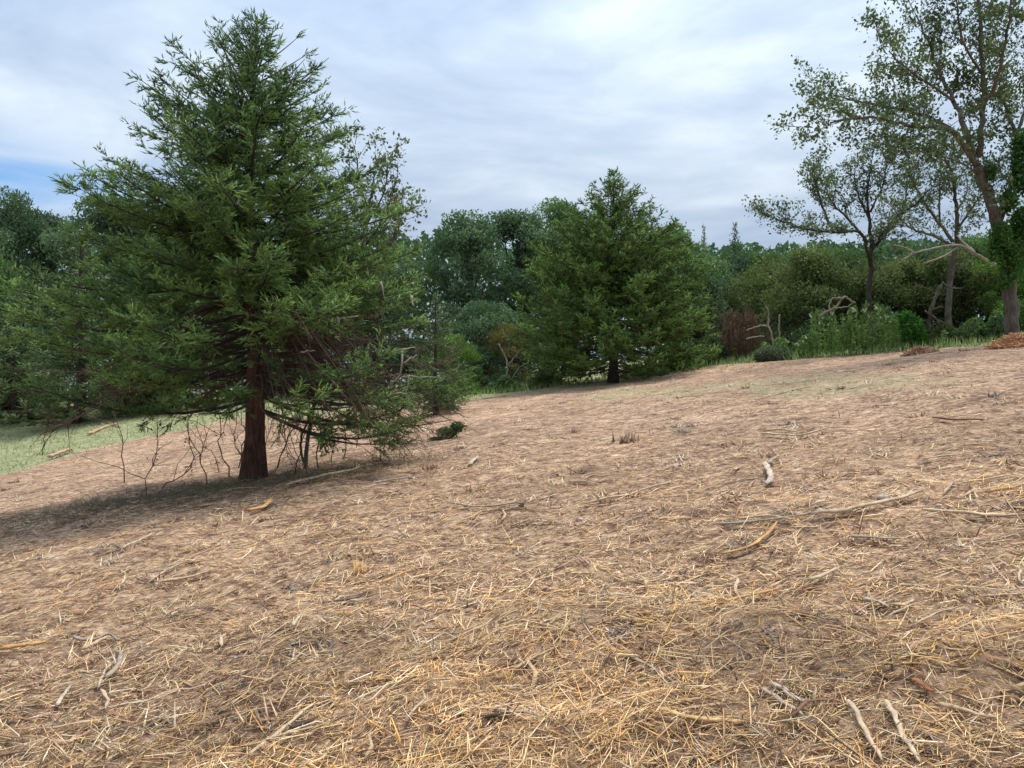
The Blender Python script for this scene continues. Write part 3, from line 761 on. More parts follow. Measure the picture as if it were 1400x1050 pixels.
# ---------------------------------------------------------------- open crowned trees with visible limbs
def open_tree(name, base_px, depth, limbs_px, rg, r_scale, label, leafcol, leaf_size, sub_len, n_sub_sp, dens, bark, group, leaf_sp=.10, zspread=1.0, skip_leaf=()):
    """limbs_px: polylines in photo pixels (x, y, depth offset) with thickness in pixels at both ends; the first is the trunk"""
    bx, by = base_px
    x0 = float(ray(bx, by)[0] * depth); z0 = gz_(x0, depth)
    o = root(name, (x0, depth, z0 - .05), label, 'tree', group)
    org = np.array([x0, depth, z0 - .05])
    SO, SD, SL = [], [], []
    for li, (pts, w0, w1) in enumerate(limbs_px):
        ctrl = [np.array(at(p[0], p[1], depth + (p[2] if len(p) > 2 else 0))) - org for p in pts]
        if li == 0: ctrl[0] = np.array([ctrl[0][0], ctrl[0][1], -.15])
        k = 5 + 3 * len(pts)
        P = curve_pts(ctrl, k, min(.035, w0 * depth / F_PX * .12), rg)
        rad = np.linspace(w0, w1, k) * .5 * depth / F_PX
        if li == 0: rad[0] *= 1.2
        V, T_, _ = tube(P, rad, 8 if w0 > 5 else 6, .06, rg=rg)
        link('trunk' if li == 0 else 'limb', tri_mesh(name + '_wood', V, T_, bark, smooth=True), o)
        if li in skip_leaf: continue
        d = P[1:] - P[:-1]; l = np.linalg.norm(d, axis=1)
        a = int(len(d) * (.55 if li == 0 else .25))
        SO.append(P[a:-1]); SD.append(d[a:] / l[a:, None]); SL.append(l[a:])
        SO.append(P[-1:]); SD.append(d[-1:] / l[-1:, None]); SL.append(np.array([sub_len * .5]))
    SO, SD, SL = map(np.concatenate, (SO, SD, SL))
    i1, s1, o1, d1, l1 = children_of(SO, SD, SL, n_sub_sp, sub_len, .8, .18, .9, rg, taper=.2)
    i2, s2, o2, d2, l2 = children_of(o1, d1, l1, .15, sub_len * .42, .7, .12, .9, rg, s0=.25, taper=.4)
    i3, s3, o3, d3, l3 = children_of(o2, d2, l2, .13, sub_len * .2, .6, .0, .9, rg, s0=.3, taper=.3)
    tw = join([cones(o1, d1, l1 * 1.05, .016 * r_scale, np.ones((len(o1), 3)), rg), cones(o2, d2, l2, .008 * r_scale, np.ones((len(o2), 3)), rg), cones(o3, d3, l3, .004 * r_scale, np.ones((len(o3), 3)), rg)])
    link('twigs', tri_mesh(name + '_twigs', tw[0], tw[1], bark), o, 'stuff')
    PO = np.concatenate([o3 + d3 * l3[:, None], o3 + d3 * (l3 * .5)[:, None], o2 + d2 * l2[:, None]])
    kp = rg.random(len(PO)) < dens; PO = PO[kp]
    rep = rg.integers(1, 4, len(PO)); PO = np.repeat(PO, rep, axis=0); PO = PO + rg.normal(size=PO.shape) * leaf_sp
    g1, g2, g3 = map(np.array, leafcol)
    t = rg.random((len(PO), 1)); c = np.where(t < .5, g1 + (g2 - g1) * t * 2, g2 + (g3 - g2) * (t * 2 - 1))
    f = leaves(PO, leaf_size, c, rg, up=.3, droop=.4)
    link('crown', tri_mesh(name + '_leaves', f[0], f[1], M_leaf, f[2]), o, 'stuff')
    print(name, 'leaf tris', len(f[1]), 'twig tris', len(tw[1]))
    return o
OL = ((.060, .090, .040), (.115, .155, .070), (.200, .240, .130))
tall = [([(1386, 458), (1382, 400), (1379, 350), (1364, 310), (1350, 262), (1337, 228)], 19, 12),
        ([(1337, 228), (1311, 190, -.5), (1290, 176, -1), (1259, 174, -1.4), (1227, 168, -1.8), (1190, 160, -2), (1135, 168, -2.2)], 8, 2),
        ([(1320, 205, -.3), (1300, 178, .3), (1269, 160, .8), (1227, 148, 1.2), (1181, 140, 1.4), (1140, 130, 1.6)], 6, 2),
        ([(1330, 212), (1318, 170), (1305, 139, .4), (1285, 100, .8), (1269, 55, 1.0), (1252, 20, 1.2)], 8, 2),
        ([(1305, 139, .4), (1275, 118, -.4), (1240, 95, -1), (1215, 70, -1.4)], 4, 1.5),
        ([(1340, 215), (1341, 185), (1345, 130, .6), (1341, 65, 1), (1337, 0, 1.2), (1335, -50, 1.4)], 9, 3),
        ([(1343, 150), (1365, 100, -1), (1378, 40, -1.4), (1385, -20, -1.8)], 6, 2),
        ([(1366, 305), (1380, 262, .5), (1388, 225, .8), (1389, 187, 1.0), (1376, 150, 1.2), (1368, 120, 1.4)], 8, 3),
        ([(1389, 187, 1), (1405, 140, 1.4), (1420, 90, 1.6), (1430, 30, 2)], 5, 2),
        ([(1341, 100, .8), (1318, 60, .2), (1310, 20, 0), (1305, -20, 0)], 4, 1.5),
        ([(1336, 238, 0), (1318, 225, -.8), (1290, 214, -1.5), (1255, 205, -2)], 3, 1)]
open_tree('open_tree', (1386, 459), 25.2, tall, np.random.default_rng(31), 1.0,
          'tallest tree at the right, ivy clad trunk and limbs spreading left over the sky', OL, .13, 1.25, .16, .75, M_gbark, 'open crowned trees', leaf_sp=.10)
s1_ = [([(1190, 472), (1187, 420), (1190, 370), (1192, 340)], 8, 6),
       ([(1192, 340), (1189, 300), (1186, 262), (1191, 225)], 5, 1.5),
       ([(1190, 362), (1178, 320, -1), (1150, 318, -1.4), (1120, 316, -2), (1095, 312, -2.2), (1060, 300, -2.4)], 4, 1.2),
       ([(1140, 318, -1.3), (1128, 292, -1), (1118, 262, -.8), (1112, 240, -.6)], 4, 1.5),
       ([(1186, 332, 0), (1160, 300, .8), (1140, 280, 1.2), (1128, 255, 1.4)], 4, 1.5),
       ([(1192, 342, 0), (1212, 318, .6), (1232, 296, 1), (1238, 270, 1.2), (1242, 250, 1.4)], 4, 1.3),
       ([(1198, 335, 0), (1222, 300, -.8), (1250, 280, -1.2), (1268, 262, -1.6)], 5, 1.5),
       ([(1189, 300, 0), (1172, 262, .5), (1168, 235, .8)], 3, 1), ([(1190, 290, 0), (1206, 255, -.5), (1212, 225, -.8)], 3, 1)]
open_tree('open_tree', (1190, 472), 31.5, s1_, np.random.default_rng(32), 1.2,
          'smaller open tree with dark bare trunk and a thin spreading crown behind the tall weeds', OL, .12, 1.0, .12, .6, M_dbark, 'open crowned trees')
s2_ = [([(1298, 470), (1296, 400), (1304, 350), (1310, 310)], 9, 6),
       ([(1310, 312), (1306, 270), (1300, 235), (1290, 215)], 6, 1.5),
       ([(1302, 330), (1282, 302, .6), (1262, 275, 1), (1245, 240, 1.4), (1243, 225, 1.4)], 5, 1.5),
       ([(1285, 306, .5), (1284, 270, .2), (1286, 240, .2)], 3, 1),
       ([(1310, 315), (1328, 285, -.8), (1345, 262, -1.2)], 4, 1.5), ([(1308, 290), (1322, 262, .6), (1320, 235, 1)], 3, 1),
       ([(1300, 335, 0), (1275, 322, -.8), (1245, 312, -1.2), (1225, 290, -1.6)], 4, 1.5)]
open_tree('open_tree', (1298, 470), 30.0, s2_, np.random.default_rng(33), 1.0,
          'thin topped tree with bare twig ends between the small open tree and the tallest tree', OL, .11, .9, .13, .5, M_gbark, 'open crowned trees')
# leaning broadleaf growing up through the right side of the big cedar
bl = [([(416, 646), (420, 610), (428, 560), (436, 510), (450, 440)], 6, 5),
      ([(419, 644, .05), (411, 606, .1), (426, 560)], 4, 3),
      ([(450, 440), (470, 390, .3), (492, 340, .6), (505, 285, .8), (512, 235, .9)], 7, 2),
      ([(480, 365, .4), (508, 325, 0), (530, 285, -.2), (541, 250, -.2)], 4, 1.5),
      ([(500, 310, .7), (524, 265, .2), (530, 225, 0)], 3, 1.5), ([(505, 290, .8), (492, 250, .4), (488, 215, .2)], 3, 1.5),
      ([(470, 380, .3), (520, 350, -.4), (540, 325, -.6), (548, 300, -.6)], 4, 1.5), ([(500, 335, .2), (530, 305, .8), (544, 275, 1)], 3, 1.5)]
open_tree('broadleaf_tree', (416, 646), 14.3, bl, np.random.default_rng(34), .55,
          'slender grey stemmed tree leaning through the right side of the big cedar', ((.045, .065, .035), (.10, .125, .065), (.19, .20, .12)),   .085, .48, .07, .85, M_gbark, 'trees inside the big cedar', leaf_sp=.05, skip_leaf=(0, 1))

# ivy mass on the leaning trunk
def leafy_mass(name, blobs, y, n, size, cols, label, cat, seed, group=None, mat=None):
    rg = np.random.default_rng(seed)
    w = np.array([b[2] * b[3] for b in blobs], float); i = rg.choice(len(blobs), n, p=w / w.sum())
    B = np.array(blobs, float)
    d = norm(rg.normal(size=(n, 3))) * (rg.random((n, 1)) ** .4)
    k = y / F_PX
    cpts = np.array([np.array(at(b[0], b[1], y + (b[4] if len(b) > 4 else 0))) for b in blobs])
    P = cpts[i] + d * np.stack([B[i, 2] * k, (B[i, 2] + B[i, 3]) * .5 * k, B[i, 3] * k], -1) * rg.uniform(.8, 1.15, (n, 1))
    g = H(P[:, 0], P[:, 1]); P[:, 2] = np.maximum(P[:, 2], g + .03)
    g1, g2, g3 = map(np.array, cols)
    bs = rg.random(len(blobs))
    t = np.clip(.6 * rg.random(n) + .4 * bs[i], 0, 1)[:, None]
    c = np.where(t < .5, g1 + (g2 - g1) * t * 2, g2 + (g3 - g2) * (t * 2 - 1))
    c0 = cpts.mean(0); c0[2] = gz_(c0[0], c0[1])
    V, T_, cc = leaves(P - c0, size, c, rg, up=.4, droop=.2)
    # fine stems carrying the leaves
    m = max(20, n // 60) if name != 'ivy' else 14; j = rg.integers(0, n, m)
    O_ = np.stack([rg.normal(size=m) * .2 * B[0, 2] * k * 2, rg.normal(size=m) * .2, np.zeros(m)], -1)
    o = root(name, c0, label, cat, group)
    link('foliage', tri_mesh(name + '_foliage', V, T_, M_leaf, cc), o, 'stuff')
    dv = (P[j] - c0) - O_; L = np.linalg.norm(dv, axis=1)
    sV, sT, _ = cones(O_, dv / L[:, None], L, .012, np.ones((m, 3)), rg)
    link('stems', tri_mesh(name + '_stems', sV, sT, M_twig), o, 'stuff')
    return o
leafy_mass('ivy', [(1368, 325, 13, 26), (1384, 355, 15, 30), (1378, 275, 11, 18), (1396, 240, 13, 30), (1354, 236, 8, 12), (1374, 385, 9, 12), (1360, 345, 10, 14), (1397, 200, 12, 24), (1396, 310, 14, 30)],
           25.0, 6500, .14, ((.04, .10, .03), (.075, .17, .045), (.13, .26, .06)), 'thick green ivy wrapped round the trunk of the tallest tree', 'ivy', 71)
leafy_mass('vine_mound', [(1245, 450, 18, 20), (1238, 436, 14, 12), (1252, 462, 18, 14)], 28.2, 2600, .13,
           ((.03, .09, .018), (.06, .17, .03), (.10, .26, .05)), 'bright green vine mound at the right end of the tall weeds', 'vine', 72)
leafy_mass('grey_bush', [(1055, 484, 20, 13), (1040, 486, 12, 10), (1072, 486, 12, 10)], 31.0, 3000, .09,
           ((.05, .08, .05), (.10, .14, .085), (.20, .24, .17)), 'low grey green bush with pale flowers at the left end of the weeds', 'bush', 73)
shr = [(8, 565, 30, 20, 39.5, 'olive', 'low olive shrub on the grass at the far left frame edge'), (60, 572, 34, 14, 40, 'bright', 'low bright green shrub at the grass edge below the left cedars'),
       (250, 572, 26, 16, 41, 'mid', 'low green shrub behind the stems left of the big trunk'), (650, 512, 22, 22, 36, 'mid', 'shrub at the dark tree foot right of the big cedar tips'),
       (745, 500, 26, 18, 35.5, 'olive', 'twiggy olive shrub under the left side of the cone shaped cedar'), (690, 518, 24, 14, 35.2, 'mid', 'low green shrub in front of the yellowing sapling'),
       (935, 492, 26, 14, 34.6, 'mid', 'low green shrub under the right side of the cone shaped cedar'), (1290, 455, 26, 16, 28.5, 'olive', 'low olive shrub right of the vine mound'),
       (1330, 448, 28, 20, 28, 'mid', 'dark leafy shrub below the fallen limb, left of the chip mound'), (1362, 432, 16, 24, 27.5, 'mid', 'leafy shrub just left of the ivy clad trunk'),
       (600, 540, 20, 12, 27, 'bright', 'low bright shrub right behind the drooping tips of the big cedar'), (1120, 440, 36, 34, 34, 'dark', 'dark shrub in the shade behind the left weeds'), (1205, 440, 36, 34, 33, 'dark', 'dark shrub in the shade behind the right weeds'),
       (975, 470, 20, 22, 35, 'dark', 'dark shrub left of the reddish dead bramble')]
for q_, (px, py, w, h, y, ck, lab) in enumerate(shr):
    pg = HOR - (gz_(float(ray(px, py)[0] * y), y) - CAM_H) / y * F_PX; py = pg - h * .75
    bl_ = [(px, py, w * .6, h * .9), (px - w * .6, py + h * .3, w * .45, h * .6), (px + w * .6, py + h * .2, w * .5, h * .65), (px + w * .1, py - h * .6, w * .4, h * .45)]
    leafy_mass('shrub', bl_, y, 2600, .13, LG[ck], lab, 'shrub', 80 + q_, 'shrubs along the wood edge')
leafy_mass('cedar_sprig', [(612, 592, 16, 9), (598, 602, 12, 6), (626, 584, 11, 8)], on_ground(612, 600).y, 1500, .055, ((.025, .05, .02), (.05, .09, .03), (.09, .14, .045)), 'low dark sprig bush on the mulch at the right tips of the big cedar', 'bush', 99)

# ---------------------------------------------------------------- weeds, bramble, dead limbs
WM = []
for v in range(4):
    rg = np.random.default_rng(120 + v)
    hgt = 1.0
    st = tube(curve_pts([(0, 0, -.05), (rg.normal() * .03, rg.normal() * .03, .5), (rg.normal() * .06, rg.normal() * .06, hgt)], 5), np.linspace(.011, .004, 5), 4, rg=rg)
    z = rg.uniform(.12, 1.0, 90); a = rg.uniform(0, 6.28, 90)
    rad = .11 * (1.15 - z) + .02
    P = np.stack([np.cos(a) * rad, np.sin(a) * rad, z * hgt], -1)
    t = rg.random((90, 1)); c = np.array([.09, .17, .045]) * (1 - t) + np.array([.22, .32, .09]) * t
    fl = rg.random(90) < (.05 if v % 2 else .01); c[fl] = (.62, .60, .52); P[fl, 2] = rg.uniform(.85, 1.05, fl.sum())
    lf = leaves(P, .14, c, rg, up=.2, droop=.1, ratio=.35)
    WM.append((tri_mesh('weed_stem', st[0], st[1], M_twig), tri_mesh('weed_leaves', lf[0], lf[1], M_grass, lf[2])))
rgq = random.Random(9)
for k in range(70):
    px = rgq.choice([rgq.uniform(1098, 1165), rgq.uniform(1165, 1235), rgq.uniform(1040, 1100)]) if k < 62 else rgq.uniform(970, 1300)
    t = float(ray(px, 500)[0]); y = float(np.interp(t, ET, ED)) + rgq.uniform(.3, 2.4)
    x = t * y
    hh = rgq.uniform(.9, 2.0) if 1110 < px < 1235 else rgq.uniform(.5, 1.0)
    o = root('weed', (x, y, gz_(x, y)), ('weed stalk with small white flowers, ' if k % 2 else 'plain green weed stalk, ') + ('among the low growth near the grey green bush' if px < 1098 else 'in front of the looping dead branch' if px < 1165 else 'between the looping dead branch and the vine mound' if px < 1235 else 'right of the vine mound'), 'weed', 'tall weeds at the field edge', rgq.uniform(0, 6), (1.1, 1.1, hh))
    a, b = WM[k % 4]
    link('stem', a, o); link('leaves', b, o, 'stuff')
# reddish dead bramble
rgb_ = np.random.default_rng(140)
bc = on_ground(1010, 494); bc = Vector((at(1010, 494, 35.0).x, 35.0, 0)); bc.z = gz_(bc.x, bc.y)
br = root('dead_bramble', bc, 'tangled reddish brown dead bramble right of the cone shaped cedar', 'bramble')
M_red = bark_mat('red_twig', (.055, .028, .022), (.17, .085, .062), scale=20, bump=.2)
for k in range(46):
    a = rgb_.uniform(0, 6.28); R = rgb_.uniform(.3, 1.5); hh = rgb_.uniform(.7, 2.3)
    x0, y0 = rgb_.normal() * .5, rgb_.normal() * .4
    V, T_, _ = twiggy([(x0, y0, -.05), (x0 + .4 * R * math.cos(a), y0 + .4 * R * math.sin(a), hh), (x0 + R * math.cos(a), y0 + R * math.sin(a), hh * rgb_.uniform(.3, .9))], .018, rgb_, 22, .6, .05, 0)
    link('cane', tri_mesh('bramble_cane', V, T_, M_red), br)
def limb_thing(pxpaths, y, label, mat=M_dead, name='dead_limb', seed=0):
    rg = np.random.default_rng(seed)
    p0 = at(pxpaths[0][0][0][0], pxpaths[0][0][0][1], y)
    o = root(name, p0, label, 'dead branch')
    for k, (pts, w0, w1) in enumerate(pxpaths):
        P = curve_pts([np.array(at(p[0], p[1], y + (p[2] if len(p) > 2 else 0)) - p0) for p in pts], 4 * len(pts) + 2, .012, rg)
        V, T_, _ = tube(P, np.linspace(w0, w1, len(P)) * .5 * y / F_PX, 6, .1, rg=rg)
        link('stem' if k == 0 else 'side_branch', tri_mesh(name, V, T_, mat, smooth=True), o)
limb_thing([([(1360, 362, 1.0), (1335, 348), (1318, 338), (1300, 336), (1275, 340), (1250, 346), (1228, 360, .5)], 5, 2), ([(1310, 338), (1285, 352, -.3), (1262, 360, -.5)], 3, 1.5), ([(1250, 346), (1238, 338, -.3), (1222, 335, -.5)], 2.5, 1), ([(1335, 348), (1318, 332, .5), (1308, 322, .8)], 4, 2)],
           26.5, 'long pale dead limb arching below the sparse crowns, left of the ivy clad trunk', seed=1)
limb_thing([([(1120, 432, .8), (1142, 420, .3), (1152, 408, 0), (1156, 406), (1164, 412), (1170, 414)], 3.2, 2.2), ([(1152, 407, 0), (1138, 408), (1134, 420), (1136, 427)], 2.4, 1.5), ([(1140, 421, .3), (1155, 420), (1168, 413)], 2, 1.5)],
           29.5, 'small pale looping dead branch hanging above the tall weeds', seed=2)
limb_thing([([(1268, 455, .5), (1272, 425), (1282, 400), (1290, 385)], 6, 3), ([(1288, 386), (1300, 394), (1318, 394)], 3, 1.2), ([(1274, 398), (1262, 392), (1252, 391)], 2.4, 1.2), ([(1265, 425), (1280, 436), (1292, 442)], 3, 1.5), ([(1270, 424), (1284, 420), (1290, 420)], 2, 1)],
           28.0, 'forked dead trunk with pale side branches right of the vine mound', M_gbark, seed=3)
limb_thing([([(1072, 496, 0), (1067, 470), (1065, 445), (1066, 430)], 3, 1.5), ([(1058, 490), (1056, 465), (1050, 447), (1035, 446), (1020, 452)], 3, 1.5), ([(1020, 463), (1035, 460), (1045, 460)], 2, 1.5), ([(1050, 447), (1051, 428), (1047, 418)], 2.4, 1.2)],
           33.0, 'pale dead stems standing beside the reddish bramble', seed=4)
limb_thing([([(692, 520), (694, 500), (690, 485), (682, 470)], 3, 1.5), ([(694, 500), (704, 488), (712, 478)], 2, 1), ([(700, 520), (708, 505), (722, 495)], 2, 1)], 35.6, 'pale bare stems left of the cone shaped cedar', seed=5)

# bare stems under the big cedar
stems = [[(170, 660), (166, 620), (167, 595), (158, 572)], [(200, 684), (202, 655), (212, 620), (218, 598), (216, 578)], [(219, 668), (232, 658), (252, 648), (263, 628), (260, 600), (257, 570)],
         [(284, 662), (276, 634), (268, 612), (255, 590)], [(313, 652), (306, 628), (300, 605), (301, 590)], [(325, 640), (332, 610), (338, 590), (330, 578)],
         [(300, 645), (290, 620), (276, 604)], [(358, 628), (364, 600), (372, 575), (378, 560)], [(402, 648), (408, 620), (418, 590), (424, 566)], [(452, 632), (457, 600), (450, 575)],
         [(448, 622), (438, 600), (425, 585), (395, 580), (385, 592)], [(487, 612), (490, 585), (486, 560)], [(520, 630), (522, 600), (524, 575)], [(58, 624), (60, 600), (63, 588)], [(378, 640), (390, 610), (400, 588), (410, 574)],
         [(468, 628), (474, 602), (470, 580), (478, 560)], [(436, 640), (432, 612), (440, 590)], [(340, 648), (330, 622), (318, 600)]]
rgs = np.random.default_rng(150)
for k, st in enumerate(stems):
    if len(st) < 5 and k != 13: st = st + [(st[-1][0] + rgs.uniform(-8, 8), st[-1][1] - 34)]
    g0 = on_ground(*st[0])
    P = curve_pts([np.array(at(px, py, g0.y + j * rgs.uniform(-.1, .12)) - g0) for j, (px, py) in enumerate(st)], 9, .02, rgs)
    P[0, 2] = -.06
    V, T_, _ = tube(P, np.linspace(.013, .006, 9) * rgs.uniform(.7, 1.2), 5, .12, rg=rgs)
    o = root('bare_sapling', g0, ('twiggy sapling stem with a few leaves' if k in (1, 2, 4, 7, 10, 14) else 'bare crooked sapling stem') + (', left of the big cedar trunk' if st[0][0] < 335 else ', right of the big cedar trunk'), 'sapling', 'bare saplings under the big cedar')
    link('stem', tri_mesh('sapling_stem', V, T_, M_twig, smooth=True), o)
    for q_ in range(2):
        a0 = P[int(rgs.integers(2, 6))]; dv = np.array([rgs.normal() * .35, rgs.normal() * .25, rgs.uniform(.35, .8)])
        V, T_, _ = tube(curve_pts([a0, a0 + dv * .5 + rgs.normal(size=3) * .05, a0 + dv], 6, .012, rgs), np.linspace(.007, .003, 6), 4, rg=rgs)
        link('side_stem', tri_mesh('sapling_side_stem', V, T_, M_twig), o)
    m = 16; i = rgs.integers(3, 9, m)
    d = norm(norm(P[i] - P[i - 1]) + rgs.normal(size=(m, 3)) * .7)
    V, T_, _ = cones(P[i], d, rgs.uniform(.12, .5, m), .004, np.ones((m, 3)), rgs)
    link('twigs', tri_mesh('sapling_twigs', V, T_, M_twig), o, 'stuff')
    if k in (1, 2, 4, 7, 10, 14):
        m = 14; i = rgs.integers(4, 9, m)
        c = np.array([.04, .07, .025]) * rgs.uniform(.7, 1.6, (m, 1))
        V, T_, cc = leaves(P[i] + rgs.normal(size=(m, 3)) * .07, .06, c, rgs)
        link('leaves', tri_mesh('sapling_leaves', V, T_, M_leaf, cc), o, 'stuff')
# tangle of low growth and litter under the cedar
rgu = np.random.default_rng(160)
n = 3800
cx_, cy_ = base_c.x, base_c.y
x = cx_ - .5 + rgu.normal(size=n) * 1.9; y = cy_ - .6 + .25 * (x - cx_) + rgu.normal(size=n) * .8
O_ = np.stack([x, y, H(x, y)], -1)
D_ = norm(np.stack([rgu.normal(size=n), rgu.normal(size=n), np.abs(rgu.normal(size=n)) * .7], -1))
t = rgu.random((n, 1))
V, T_, cc = cones(O_, D_, rgu.uniform(.06, .30, n), .004, np.array([.16, .12, .08]) * (1 - t) + np.array([.17, .18, .09]) * t, rgu)
tag(link('undergrowth', tri_mesh('undergrowth', V, T_, M_grass, cc)), 'dark tangle of low stems and litter round the big cedar trunk', 'undergrowth', kind='stuff')

